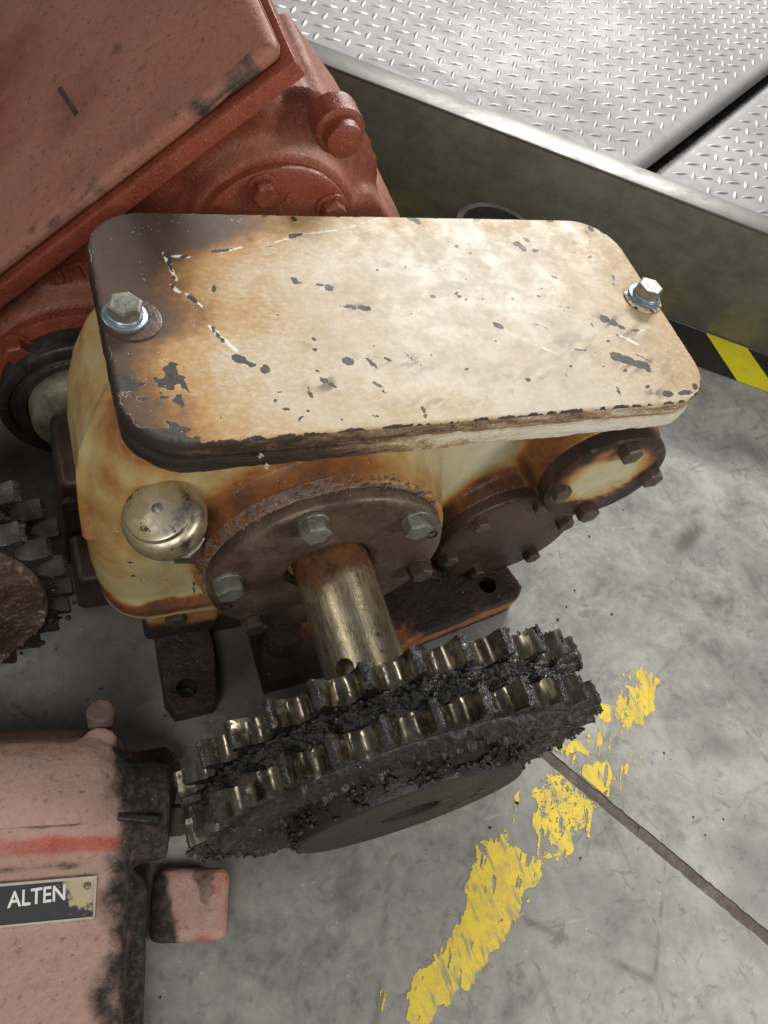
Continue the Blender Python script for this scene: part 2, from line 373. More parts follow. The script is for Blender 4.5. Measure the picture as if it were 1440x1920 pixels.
# ------------------------------------------------------------------ mesh helpers (world coordinates)
def attrs(me, **k):
    for n, v in k.items():
        a = me.attributes.get(n) or me.attributes.new(n, 'FLOAT', 'POINT')
        a.data.foreach_set('value', np.asarray(v, np.float32))
def co_of(me):
    a = np.empty(len(me.vertices) * 3, np.float32); me.vertices.foreach_get('co', a)
    return a.reshape(-1, 3).astype(float)
def nor_of(me):
    a = np.empty(len(me.vertices) * 3, np.float32); me.vertices.foreach_get('normal', a)
    return a.reshape(-1, 3).astype(float)
def mesh_of(bm, name='m'):
    me = bpy.data.meshes.new(name); bm.normal_update(); bm.to_mesh(me); bm.free()
    return me
def tag(o, label=None, cat=None, group=None, kind=None):
    if label: o['label'] = label
    if cat: o['category'] = cat
    if group: o['group'] = group
    if kind: o['kind'] = kind
    return o
def empty(name, loc, label=None, cat=None, group=None):
    o = bpy.data.objects.new(name, None); COL.objects.link(o); o.location = loc
    o.empty_display_size = 0.02
    return tag(o, label, cat, group)
def wloc(p):
    v = Vector((0, 0, 0))
    while p is not None:
        v = v + p.location; p = p.parent
    return v
def obj(name, src, mats, parent=None, smooth=40, label=None, cat=None, group=None, kind=None):
    me = mesh_of(src, name) if isinstance(src, bmesh.types.BMesh) else src
    me.name = name
    for mt in (mats if isinstance(mats, (list, tuple)) else [mats]): me.materials.append(mt)
    if smooth:
        me.polygons.foreach_set('use_smooth', [True] * len(me.polygons))
        me.set_sharp_from_angle(angle=R3(smooth))
    o = bpy.data.objects.new(name, me); COL.objects.link(o)
    if parent is not None:
        me.transform(Matrix.Translation(-wloc(parent)))
        o.parent = parent
    return tag(o, label, cat, group, kind)
def inst(name, me, mtx, parent):
    """place shared mesh data under a thing; mtx is the world matrix"""
    o = bpy.data.objects.new(name, me); COL.objects.link(o)
    o.parent = parent
    q = Matrix.Translation(-wloc(parent)) @ mtx
    o.matrix_basis = q
    return o
def frame(origin, axis, up=(0, 0, 1)):
    z = Vector(axis).normalized(); u = Vector(up)
    if abs(z.dot(u)) > 0.95: u = Vector((1, 0, 0))
    x = u.cross(z).normalized(); y = z.cross(x)
    return Matrix(((x.x, y.x, z.x, origin[0]), (x.y, y.y, z.y, origin[1]), (x.z, y.z, z.z, origin[2]), (0, 0, 0, 1)))
def cyl(bm, p0, p1, r0, r1=None, seg=48):
    p0, p1 = Vector(p0), Vector(p1); d = p1 - p0
    bmesh.ops.create_cone(bm, cap_ends=True, segments=seg, radius1=r0, radius2=r0 if r1 is None else r1, depth=d.length,
                          matrix=frame((p0 + p1) / 2, d))
def box(bm, x0, x1, y0, y1, z0, z1, mtx=None, bev=0.0, seg=2):
    t = bmesh.new()
    bmesh.ops.create_cube(t, size=1, matrix=Matrix.Translation(((x0 + x1) / 2, (y0 + y1) / 2, (z0 + z1) / 2)) @ Matrix.Diagonal((x1 - x0, y1 - y0, z1 - z0, 1)))
    if bev: bmesh.ops.bevel(t, geom=t.edges[:], offset=bev, segments=seg, affect='EDGES', profile=0.5)
    if mtx is not None: t.transform(mtx)
    me = bpy.data.meshes.new('t'); t.to_mesh(me); t.free(); bm.from_mesh(me); bpy.data.meshes.remove(me)
def lathe(bm, origin, axis, prof, seg=64, up=(0, 0, 1), a0=0.0, jit=0.0):
    Mx = frame(origin, axis, up); rings = []
    for r, h in prof:
        if r < 1e-6: rings.append([bm.verts.new(Mx @ Vector((0, 0, h)))])
        else: rings.append([bm.verts.new(Mx @ Vector(((r + random.uniform(-jit, jit)) * math.cos(a0 + 2 * math.pi * k / seg), (r + random.uniform(-jit, jit)) * math.sin(a0 + 2 * math.pi * k / seg), h))) for k in range(seg)])
    for A, B in zip(rings, rings[1:]):
        for k in range(seg):
            a, b = A[k % len(A)], A[(k + 1) % len(A)]; c, d = B[(k + 1) % len(B)], B[k % len(B)]
            vs = [a, b, c, d]; u = []
            for v in vs:
                if v not in u: u.append(v)
            if len(u) > 2: bm.faces.new(u)
    bmesh.ops.recalc_face_normals(bm, faces=bm.faces[:])
def rrect(x0, x1, y0, y1, r, n=10):
    pts = []
    for cx, cy, a in ((x1 - r, y1 - r, 0), (x0 + r, y1 - r, 90), (x0 + r, y0 + r, 180), (x1 - r, y0 + r, 270)):
        for k in range(n + 1):
            t = R3(a + 90 * k / n); pts.append((cx + r * math.cos(t), cy + r * math.sin(t)))
    return pts
def loft(bm, levels, n=10):
    rings = [[bm.verts.new((x, y, z)) for x, y in rrect(x0, x1, y0, y1, r, n)] for z, x0, x1, y0, y1, r in levels]
    for A, B in zip(rings, rings[1:]):
        for k in range(len(A)): bm.faces.new((A[k], A[(k + 1) % len(A)], B[(k + 1) % len(A)], B[k]))
    bm.faces.new(rings[0][::-1]); bm.faces.new(rings[-1])
def prism(bm, pts, z0, z1, mtx=None):
    A = [bm.verts.new((x, y, z0)) for x, y in pts]; B = [bm.verts.new((x, y, z1)) for x, y in pts]
    bm.faces.new(A[::-1]); bm.faces.new(B)
    for k in range(len(A)): bm.faces.new((A[k], A[(k + 1) % len(A)], B[(k + 1) % len(A)], B[k]))
    bmesh.ops.recalc_face_normals(bm, faces=bm.faces[:])
    if mtx is not None: bmesh.ops.transform(bm, matrix=mtx, verts=A + B)
def tube(bm, pts, r, seg=10):
    for a, b in zip(pts, pts[1:]): cyl(bm, a, b, r, r, seg)
    for p in pts: bmesh.ops.create_uvsphere(bm, u_segments=seg, v_segments=8, radius=r, matrix=Matrix.Translation(p))
def apply_mods(me, mods):
    o = bpy.data.objects.new('tmp', me); COL.objects.link(o)
    for kind, kw in mods:
        m = o.modifiers.new(kind, kind)
        for k, v in kw.items(): setattr(m, k, v)
    dg = bpy.context.evaluated_depsgraph_get(); dg.update()
    out = bpy.data.meshes.new_from_object(o.evaluated_get(dg))
    bpy.data.objects.remove(o)
    return out
def cast(bm, voxel, it=6, fac=0.5):
    me = mesh_of(bm)
    out = apply_mods(me, [('REMESH', dict(mode='VOXEL', voxel_size=voxel)), ('SMOOTH', dict(factor=fac, iterations=it))])
    bpy.data.meshes.remove(me)
    return out
def cut(me, cutter_bm):
    cm = mesh_of(cutter_bm); c = bpy.data.objects.new('cut', cm); COL.objects.link(c)
    out = apply_mods(me, [('BOOLEAN', dict(object=c, operation='DIFFERENCE', solver='EXACT'))])
    bpy.data.objects.remove(c); bpy.data.meshes.remove(cm)
    return out
def rough_up(me, amp, scale, seed=0, octv=4):
    P = co_of(me); N = nor_of(me)
    d = (fbm(P, scale, octv, seed) - 0.5) * 2 * amp
    me.vertices.foreach_set('co', (P + N * d[:, None]).astype(np.float32).ravel()); me.update()
def grid_mesh(P, nu, nv, wrap=False):
    """P: (nu*nv,3) row-major"""
    i = np.arange(nu * nv).reshape(nu, nv)
    if wrap: i = np.concatenate([i, i[:1]], 0)
    q = np.stack([i[:-1, :-1], i[1:, :-1], i[1:, 1:], i[:-1, 1:]], -1).reshape(-1, 4)
    me = bpy.data.meshes.new('g')
    me.vertices.add(len(P)); me.vertices.foreach_set('co', np.asarray(P, np.float32).ravel())
    me.loops.add(q.size); me.loops.foreach_set('vertex_index', q.ravel().astype(np.int32))
    me.polygons.add(len(q)); me.polygons.foreach_set('loop_start', np.arange(0, q.size, 4, dtype=np.int32))
    me.update(calc_edges=True); me.validate()
    return me
def hexbolt(r, h, washer=None, mat=None, wmat=None, domed=True):
    """local +Z is out of the surface; r is the radius across corners"""
    bm = bmesh.new()
    z0 = 0.0
    lathe(bm, (0, 0, 0), (0, 0, 1), [(r * 0.98, z0), (r, z0 + 0.0004), (r, z0 + h * 0.8), (r * 0.985, z0 + h * 0.88), (r * 0.84, z0 + h), (0, z0 + h)], 6, (0, 1, 0))
    me = mesh_of(bm, 'hex_bolt'); me.materials.append(mat)
    return me
def ring_mesh(name, r, ri, h, mat, seg=40):
    bm = bmesh.new()
    lathe(bm, (0, 0, 0), (0, 0, 1), [(ri, h * 0.9), (r * 0.95, h), (r, h * 0.8), (r, 0.0)], seg, (0, 1, 0))
    me = mesh_of(bm, name); me.materials.append(mat)
    me.polygons.foreach_set('use_smooth', [True] * len(me.polygons)); me.set_sharp_from_angle(angle=R3(40))
    return me
def lumps(pos, nrm, size, seed=0, flat=0.7):
    """many irregular clods joined in one mesh"""
    t = bmesh.new(); bmesh.ops.create_icosphere(t, subdivisions=2, radius=1.0)
    bv = np.array([v.co[:] for v in t.verts]); bf = np.array([[v.index for v in f.verts] for f in t.faces]); t.free()
    K = len(pos); V = np.empty((K, len(bv), 3)); r = np.random.default_rng(seed)
    for k in range(K):
        A, _ = np.linalg.qr(r.normal(size=(3, 3)))
        q = bv * (1 + 0.45 * (vnoise(bv + r.uniform(0, 50, 3), 1.6, k) - 0.5) * 2)[:, None]
        q = (q * r.uniform(0.6, 1.25, 3)) @ A.T
        n = nrm[k]; q = q - np.outer(q @ n, n) * (1 - flat)
        V[k] = pos[k] + q * size[k]
    F = (bf[None] + (np.arange(K) * len(bv))[:, None, None]).reshape(-1, 3)
    me = bpy.data.meshes.new('lumps'); P = V.reshape(-1, 3)
    me.vertices.add(len(P)); me.vertices.foreach_set('co', P.astype(np.float32).ravel())
    me.loops.add(F.size); me.loops.foreach_set('vertex_index', F.ravel().astype(np.int32))
    me.polygons.add(len(F)); me.polygons.foreach_set('loop_start', np.arange(0, F.size, 3, dtype=np.int32))
    me.update(calc_edges=True)
    return me
def text_mesh(body, size, depth, bevel=0.0, spacing=1.0):
    cu = bpy.data.curves.new('txt', 'FONT'); cu.body = body; cu.size = size; cu.extrude = depth; cu.bevel_depth = bevel
    cu.align_x = 'LEFT'; cu.space_character = spacing; cu.resolution_u = 3
    o = bpy.data.objects.new('txt', cu); COL.objects.link(o)
    dg = bpy.context.evaluated_depsgraph_get(); dg.update()
    me = bpy.data.meshes.new_from_object(o.evaluated_get(dg)); bpy.data.objects.remove(o)
    return me
def pip(P, poly):
    x, y = P[:, 0], P[:, 1]; ins = np.zeros(len(P), bool)
    for (x0, y0), (x1, y1) in zip(poly, poly[1:] + poly[:1]):
        c = ((y0 > y) != (y1 > y)) & (x < (x1 - x0) * (y - y0) / (y1 - y0 + 1e-12) + x0)
        ins ^= c
    return ins

# ================================================================== SETTING: floor, joint, yellow marking
JA, JB = np.array([0.3714, 0.1304]), np.array([0.4706, -0.0133])
jd = (JB - JA) / np.linalg.norm(JB - JA); jn = np.array([-jd[1], jd[0]])     # jn points to +x+y side
if jn[0] < 0: jn = -jn
HW = 0.0052
def slab(name, side):
    # polar-ish graded grid on one side of the joint
    u = np.concatenate([-np.geomspace(0.9, 9, 14)[::-1], np.linspace(-0.88, 0.88, 420), np.geomspace(0.9, 9, 14)])
    v = np.concatenate([np.linspace(0, 0.8, 60), np.geomspace(0.82, 9, 16)])
    U, Vv = np.meshgrid(u, v, indexing='ij')
    P2 = JA + U.ravel()[:, None] * jd + (side * (HW + Vv.ravel()))[:, None] * jn
    P = np.c_[P2, np.zeros(len(P2))]
    edge = Vv.ravel() < 1e-9
    jg = (fbm(P, 45, 3, 3 + side) - .47) * .0012 + (fbm(P, 260, 2, 5 + side) - .5) * .0020
    P[edge, :2] += (side * np.clip(jg, -.0024, .004))[edge][:, None] * jn
    P[edge, 2] = -0.0001
    me = grid_mesh(P, len(u), len(v))
    if side > 0: me.flip_normals()
    x, y = P[:, 0], P[:, 1]
    g = 0.75 * np.exp(-(((x - 0.06) / 0.10) ** 2 + ((y - 0.33) / 0.13) ** 2))          # oily floor under the machines, with shade painted into it
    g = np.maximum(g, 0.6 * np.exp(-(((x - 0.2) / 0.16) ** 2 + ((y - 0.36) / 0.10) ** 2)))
    for gx_, gy_, ga, gb, gw in ((.0, .43, .10, .10, 1.3), (.06, .36, .07, .06, .9), (.13, .27, .07, .04, .9), (.19, .17, .15, .07, .85), (.26, .27, .16, .035, .7), (.635, .306, .045, .014, .75), (.544, .096, .02, .035, .5), (.60, .16, .03, .018, .4), (.47, .075, .03, .02, .35), (.20, .078, .05, .025, .4), (.70, .25, .05, .03, .45), (.40, .23, .03, .02, .5), (.56, .33, .02, .03, .4), (.30, .02, .06, .03, .35), (.10, .26, .05, .04, .5), (.52, .02, .05, .03, .4)):  # patches under hub, sprocket and feet paint in shade, others are stains
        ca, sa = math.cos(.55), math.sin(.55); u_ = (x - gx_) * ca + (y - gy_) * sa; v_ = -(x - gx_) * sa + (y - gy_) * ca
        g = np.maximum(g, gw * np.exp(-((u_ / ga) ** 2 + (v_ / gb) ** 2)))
    if side < 0: g = np.maximum(g, 0.30)
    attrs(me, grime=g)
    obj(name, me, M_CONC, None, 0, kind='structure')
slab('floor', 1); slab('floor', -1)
bm = bmesh.new()
for a, b in ((-HW - 0.004, HW + 0.004),):
    n = 160; rows = []
    for i in range(n + 1):
        t = -1.2 + 2.4 * i / n
        rows.append([bm.verts.new((*(JA + jd * t + jn * s), -0.0006 - 0.0004 * (k == 1) + random.uniform(-2e-4, 2e-4))) for k, s in enumerate((a, 0.0, b))])
    for A, B in zip(rows, rows[1:]):
        for k in range(2): bm.faces.new((A[k], A[k + 1], B[k + 1], B[k]))
bmesh.ops.recalc_face_normals(bm, faces=bm.faces[:])
obj('floor_joint', bm, M_JOINT, None, 60, kind='structure')
PADB = bmesh.new()
box(PADB, -9, 9, -9, 9, -0.25, -0.02)
obj('ground_slab', PADB, M_CONC, None, 0, kind='structure')

YP = [
 [(0.5107,0.1783),(0.5138,0.1705),(0.4978,0.1448),(0.4802,0.1383),(0.4641,0.1308),(0.4554,0.1363),(0.4643,0.1419),(0.4537,0.1519),(0.4597,0.1608),(0.4822,0.1691),(0.5013,0.1759)],
 [(0.4302,0.1545),(0.452,0.1574),(0.4511,0.1524),(0.4434,0.1466),(0.4307,0.1444),(0.4242,0.1483)],
 [(0.3987,0.1331),(0.4082,0.1333),(0.4145,0.1237),(0.4138,0.119),(0.3993,0.121),(0.3931,0.1272)],
 [(0.3972,0.1112),(0.414,0.1119),(0.4276,0.111),(0.4249,0.0975),(0.4068,0.0872),(0.3993,0.0991)],
 [(0.3697,0.1178),(0.3811,0.1059),(0.3977,0.0801),(0.3688,0.0647),(0.3457,0.0539),(0.3317,0.0453),(0.3055,0.0249),(0.2965,0.0313),(0.3282,0.0483),(0.3461,0.06),(0.3537,0.0707),(0.3451,0.0794),(0.349,0.0958),(0.3458,0.1033)],
 [(0.3145,0.0838),(0.3138,0.0686),(0.3214,0.0604),(0.3333,0.0539),(0.3107,0.0312),(0.2782,0.0101),(0.2491,-0.0064),(0.2191,-0.0178),(0.1892,-0.0217),(0.2012,0.0011),(0.2383,0.0217),(0.2635,0.0406),(0.2609,0.0547),(0.2847,0.0701)]]
YP.append([(.515, .185), (.50, .14), (.43, .085), (.36, .05), (.29, .015), (.20, -.035), (.17, -.01), (.25, .045), (.31, .09), (.37, .125), (.42, .16), (.48, .18)])
cs = 0.0007
for k, pl in enumerate(YP):
    xs = [p[0] for p in pl]; ys = [p[1] for p in pl]
    gx = np.arange(min(xs) - 0.012, max(xs) + 0.012, cs); gy = np.arange(min(ys) - 0.012, max(ys) + 0.012, cs)
    GX, GY = np.meshgrid(gx, gy, indexing='ij')
    Q = np.c_[GX.ravel() + cs / 2, GY.ravel() + cs / 2, np.zeros(GX.size)]
    Wp = Q + np.c_[(fbm(Q, 90, 4, 3) - 0.5) * 0.022, (fbm(Q, 90, 4, 9) - 0.5) * 0.022, 0 * Q[:, 0]]
    ins = pip(Wp, pl)
    sk = Q @ np.array([[0.83, -0.55, 0], [0.55, 0.83, 0], [0, 0, 1.0]]) * np.array([1, 2.2, 1])
    wearn = (0.45 * fbm(sk, 200, 3, 21) + 0.3 * fbm(Q, 60, 3, 5) + 0.25 * vnoise(Q, 650, 8)) if k == 4 else (0.6 * fbm(Q @ np.array([[.55, -.83, 0], [.83, .55, 0], [0, 0, 1.]]) * np.array([.35, 2.0, 1]), 150, 4, 21) + 0.4 * fbm(Q, 50, 3, 5))
    thr = .64 if k == 6 else 0.37 if k not in (4,) else 0.44
    # band beside joint wears more
    ins &= wearn < (1 - thr) + 0.02
    dj = np.abs((Q[:, :2] - JA) @ jn)
    ins &= dj > HW + 0.001
    idx = np.nonzero(ins)[0]
    if len(idx) == 0: continue
    c = Q[idx] - [cs / 2, cs / 2, 0]
    # vertices shared by lattice key
    ii = idx // len(gy); jj = idx % len(gy); n1 = len(gy) + 1
    keys = np.stack([ii * n1 + jj, (ii + 1) * n1 + jj, (ii + 1) * n1 + jj + 1, ii * n1 + jj + 1], 1)
    uk, inv = np.unique(keys.ravel(), return_inverse=True)
    V = np.c_[gx[0] + (uk // n1) * cs, gy[0] + (uk % n1) * cs, np.full(len(uk), 0.0002 + 0.00004 * k)]
    V[:, :2] += rng.uniform(-0.0002, 0.0002, (len(V), 2))
    F = inv.reshape(-1, 4)
    me = bpy.data.meshes.new('y'); me.from_pydata(V.tolist(), [], F.tolist()); me.update()
    obj('floor_marking', me, M_YELLOW, None, 0, kind='structure')

# loose black crumbs on the floor
cp = []
for _ in range(70):
    x, y = rng.uniform(0.36, 0.75), rng.uniform(0.02, 0.42)
    if fbm(np.array([[x, y, 0]]), 8, 2, 4)[0] > 0.46: cp.append((x, y))
cp += [(0.472, 0.271), (0.49, 0.262), (0.455, 0.256), (0.5, 0.24), (0.44, 0.245), (0.425, 0.21), (0.438, 0.203), (0.33, 0.098), (0.30, 0.086), (0.06, 0.29), (0.03, 0.262), (0.02, 0.255)]
for _ in range(14): cp.append((rng.uniform(0.0, 0.3), rng.uniform(-0.02, 0.36)))
cp = np.array(cp); sz = rng.uniform(0.0004, 0.0013, len(cp))
obj('floor_crumbs', lumps(np.c_[cp, sz * 0.5], np.tile([0, 0, 1.0], (len(cp), 1)), sz, 5), M_CRUMB, None, 60,
    'scattered small black grease crumbs lying on the grey concrete floor', 'debris', kind='stuff')

# ================================================================== WALKWAY PLATFORM (right, back)
P0 = np.array([0.5509, 0.7709]); pd = np.array([math.cos(R3(-30.5)), math.sin(R3(-30.5))]); pn = np.array([-pd[1], pd[0]])
def pw(d, n, z): return (*(P0 + pd * d + pn * n), z)
PM = Matrix(((pd[0], pn[0], 0, P0[0]), (pd[1], pn[1], 0, P0[1]), (0, 0, 1, 0), (0, 0, 0, 1)))
HT = 0.156
plat = empty('walkway_platform', pw(0.3, 0.3, 0), 'low stainless walkway with galvanised diamond tread plates behind the cream gearbox', 'walkway')
bm = bmesh.new(); box(bm, -0.75, 1.5, 0.0, 0.004, 0.001, HT - 0.004, PM, 0.0008)
obj('side_panel', bm, M_STRINGER, plat)
bm = bmesh.new(); box(bm, -0.75, 1.5, -0.0012, 0.0375, HT - 0.0038, HT, PM, 0.0012)
obj('top_flange', bm, M_FLANGE, plat)
ZT = HT - 0.006
def tread(dlo0, dlo1, dhi0, dhi1, droll):
    """plate between n=0.038 and 0.95; low/high d edges given at both n; rolled edges"""
    prof = [(0.0, -0.016), (0.0015, -0.008), (0.004, -0.003), (0.009, -0.0008), (0.016, 0.0)]
    bm = bmesh.new(); rows = []
    n0, n1 = 0.0376, 0.95
    for nn in np.linspace(n0, n1, 12):
        t = (nn - n0) / (n1 - n0); lo = dlo0 + (dlo1 - dlo0) * t; hi = dhi0 + (dhi1 - dhi0) * t
        r = [(lo + a, z) for a, z in prof] + [(hi - a * droll, z * droll) for a, z in prof[::-1]]
        rows.append([bm.verts.new(pw(d, nn, ZT + z)) for d, z in r])
    for A, B in zip(rows, rows[1:]):
        for k in range(len(A) - 1): bm.faces.new((A[k], A[k + 1], B[k + 1], B[k]))
    bmesh.ops.recalc_face_normals(bm, faces=bm.faces[:])
    if sum(f.normal.z for f in bm.faces) < 0: bmesh.ops.reverse_faces(bm, faces=bm.faces[:])
    return bm
sk = 0.48
gA, gB = 0.1610, 0.1755                       # edges of the gap at n = 0.0376
tpA = obj('tread_plate', tread(-0.75, -0.75, gA - 0.004, gA - 0.004 + sk * 0.912, 1.0), M_TREAD, plat, 60)
tpB = obj('tread_plate', tread(gB, gB + sk * 0.912, 1.5, 1.5, 1.0), M_TREAD, plat, 60)
bm = bmesh.new(); box(bm, -0.75, 1.5, 0.04, 0.9, 0.0, ZT - 0.03, PM)
obj('under_frame', bm, M_BLACK, plat)
def lug_mesh():
    bm = bmesh.new(); L, w, h = 0.0122, 0.0034, 0.0018
    b = [bm.verts.new(p) for p in ((-L, 0, 0), (-L * .5, -w * .75, 0), (0, -w, 0), (L * .5, -w * .75, 0), (L, 0, 0), (L * .5, w * .75, 0), (0, w, 0), (-L * .5, w * .75, 0))]
    t = [bm.verts.new(p) for p in ((-L * .55, 0, h * .8), (0, -w * .25, h), (L * .55, 0, h * .8), (0, w * .25, h))]
    for f in ((b[0], b[1], t[0]), (b[1], b[2], t[1], t[0]), (b[2], b[3], t[2], t[1]), (b[3], b[4], t[2]), (b[4], b[5], t[2]), (b[5], b[6], t[3], t[2]), (b[6], b[7], t[0], t[3]), (b[7], b[0], t[0]), (t[0], t[1], t[2], t[3])): bm.faces.new(f)
    bmesh.ops.recalc_face_normals(bm, faces=bm.faces[:])
    me = mesh_of(bm, 'raised_lug'); me.materials.append(M_LUG); me.polygons.foreach_set('use_smooth', [True] * len(me.polygons))
    return me
LUG = lug_mesh()
la, lb, lo = np.array([0.0383, -0.0069]), np.array([0.0316, 0.0207]), np.array([0.7894, 0.7181])
seen, rest = [], []
for i in range(-22, 23):
    for j in range(-22, 23):
        for h in (0, 1):
            q = lo + la * (i + 0.5 * h) + lb * j
            d, n = (q - P0) @ pd, (q - P0) @ pn
            if not (0.050 < n < 0.93 and -0.6 < d < 1.2): continue
            e = (n - 0.0376) * sk
            if gA - 0.026 + e < d < gB + 0.014 + e: continue
            ang = R3(58.5) if h == 0 else R3(-2)
            px, py, dz = project((*q, ZT))
            mt = Matrix.Translation((*q, ZT - 0.0001)) @ Matrix.Rotation(ang + rng.uniform(-.05, .05), 4, 'Z')
            pl = tpA if d < gA + e else tpB
            (seen if (-30 < px < 1470 and -30 < py < 1950) else rest).append((mt, pl, py))
seen.sort(key=lambda s: -s[2])
for mt, pl, _ in seen[:290]: inst('raised_lug', LUG, mt, pl)
rest += seen[290:]
for pl in (tpA, tpB):
    bm = bmesh.new()
    for mt, p, _ in rest:
        if p is pl:
            k = len(bm.verts); bm.from_mesh(LUG); bm.verts.ensure_lookup_table()
            bmesh.ops.transform(bm, matrix=mt, verts=bm.verts[k:])
    me = mesh_of(bm); o = obj('raised_lugs_far', me, M_LUG, pl, 0, kind='stuff')

# hazard tape on the floor along the platform
tape = empty('hazard_tape', pw(0.3, -0.04, 0), 'black and yellow striped hazard tape stuck along the foot of the walkway', 'tape')
k = -14
S0, PITCH, SKW, TW = 0.338, 0.12, 0.042, 0.075
bmB = None
for k in range(-8, 10):
    for half, (mat, nm) in enumerate(((M_TAPEY, 'yellow_stripe'), (M_TAPEB, 'black_stripe'))):
        d0 = S0 + PITCH * k + half * 0.061; d1 = d0 + (0.061 if half == 0 else 0.059)
        bm = bmesh.new(); rows = []
        for i in range(5):
            t = i / 4; nn = -0.002 - (TW - 0.002) * t; s = SKW * t
            rows.append([bm.verts.new(pw(d0 + (d1 - d0) * j / 4 + s, nn, 0.0012 + rng.uniform(0, 2.5e-4))) for j in range(5)])
        for A, B in zip(rows, rows[1:]):
            for j in range(4): bm.faces.new((A[j], A[j + 1], B[j + 1], B[j]))
        bmesh.ops.recalc_face_normals(bm, faces=bm.faces[:])
        if sum(f.normal.z for f in bm.faces) < 0: bmesh.ops.reverse_faces(bm, faces=bm.faces[:])
        obj(nm, bm, mat, tape, 60)

# dark drum-like rim behind the lid
drum = empty('round_flange', (0.468, 0.611, 0), 'dark round flange with a raised rim behind the cream lid', 'flange')
bm = bmesh.new(); lathe(bm, (0.468, 0.611, 0), (0, 0, 1), [(0.030, 0.001), (0.030, 0.118), (0.0445, 0.124), (0.0467, 0.128), (0.0467, 0.148), (0.0455, 0.150), (0.0395, 0.150), (0.0382, 0.147), (0.037, 0.134), (0.012, 0.132), (0.012, 0.138), (0, 0.138)])
obj('rim', bm, M_DRUM, drum)
for a in range(5):
    t = a * 2 * math.pi / 5 + 1.45
    inst('hex_bolt', hexbolt(0.0052, 0.006, mat=M_BLACK), Matrix.Translation((0.468 + 0.026 * math.cos(t), 0.611 + 0.026 * math.sin(t), 0.133)), drum)

# ================================================================== CREAM GEARBOX
GB = empty('gearbox', (0.24, 0.36, 0.0), 'cream painted gearbox with oil-stained flat lid, chrome breather knob and thick bare shaft', 'gearbox')
LX0, LX1, LY0, LY1, LZ = 0.0477, 0.4456, 0.2733, 0.4614, 0.283
C1 = np.array([0.180, 0.253, 0.155]); C2 = np.array([0.366, 0.292, 0.0885]); C3 = np.array([0.404, 0.276, 0.1885])
bm = bmesh.new()
loft(bm, [(0.080, .046, .425, .284, .424, .026), (0.084, .039, .430, .273, .424, .030), (0.088, .0365, .432, .2705, .424, .031), (0.098, .0355, .432, .2705, .424, .031),
          (0.102, .0345, .432, .2745, .424, .031), (0.106, .0325, .432, .2775, .424, .031), (0.122, .0300, .432, .279, .424, .032), (0.17, .0275, .432, .281, .424, .034), (0.205, .0285, .433, .283, .424, .036),
          (0.228, .0325, .434, .285, .424, .036), (0.246, .039, .437, .285, .424, .034), (0.262, .050, .440, .282, .424, .032)])
loft(bm, [(0.0, .088, .405, .292, .41, .02), (0.03, .084, .41, .290, .41, .02), (0.085, .062, .42, .284, .415, .03)])   # pedestal
bmesh.ops.subdivide_edges(bm, edges=[e for e in bm.edges if e.calc_length() > .1], cuts=14, use_grid_fill=True)
bmesh.ops.triangulate(bm, faces=[f for f in bm.faces if len(f.verts) > 4])
for v in bm.verts:
    t_ = min(max((v.co.x - .14) / .17, 0), 1); t_ = t_ * t_ * (3 - 2 * t_)
    if v.co.y < .35: v.co.y += .036 * t_
box(bm, .066, .122, .2835, .34, .022, .086, None, .004, 2)                      # web above the left foot
def ycyl(bm, cx, cz, r0, y0, r1, y1, seg=72): cyl(bm, (cx, y0, cz), (cx, y1, cz), r0, r1, seg)
ycyl(bm, C1[0], C1[2], .0865, .2640, .0905, .279); ycyl(bm, C1[0], C1[2], .0905, .2788, .102, .310)
ycyl(bm, C2[0], C2[2], .0645, .3015, .070, .35)
ycyl(bm, C3[0], C3[2], .0515, .289, .056, .33); ycyl(bm, C3[0], C3[2], .056, .3295, .056, .40)
# bead on the left wall
tube(bm, [(.050, .337, .258), (.0395, .327, .244), (.0315, .320, .226), (.0285, .316, .205), (.0282, .310, .185), (.0292, .300, .162)], .0042)
me = cast(bm, 0.0021, 5, 0.5)
rough_up(me, 0.0005, 70, 4)
P = co_of(me); N = nor_of(me)
def rad(c): return np.hypot(P[:, 0] - c[0], P[:, 2] - c[2])
r1, r2, r3 = rad(C1) - .0880, rad(C2) - .0645, rad(C3) - .0515
front = sstep(P[:, 1], .36, .31)
n_a = fbm(P, 18, 4, 2); n_b = fbm(P, 55, 4, 8)
st = 0.015 + 0.12 * (n_a - 0.5)
ang1 = np.degrees(np.arctan2(P[:, 2] - C1[2], P[:, 0] - C1[0]))
leftw = sstep(ang1, 55, 105)                                       # more crust on the left/top of cap 1
st = np.maximum(st, front * (0.62 - 0.20 * (1 - leftw)) * sstep(r1 - 0.010 * (n_b - .5), 0.012 + 0.030 * leftw, -0.002))
st = np.maximum(st, front * 0.30 * sstep(r1 + 0.02 * (n_a - .5), 0.060, 0.005) * (0.45 + 0.55 * leftw))
for rr, wd in ((r2, 0.024), (r3, 0.020)):
    q = front * sstep(rr + 0.018 * (n_a - .5) + 0.008 * (n_b - .5), wd, -0.013)
    st = np.maximum(st, (0.93 - .40 * sstep(P[:, 2], .215, .238) * (1.3 - n_b)) * q)
st = np.maximum(st, 0.42 * sstep(P[:, 0], 0.385, 0.44) * sstep(P[:, 2], 0.2, 0.235))
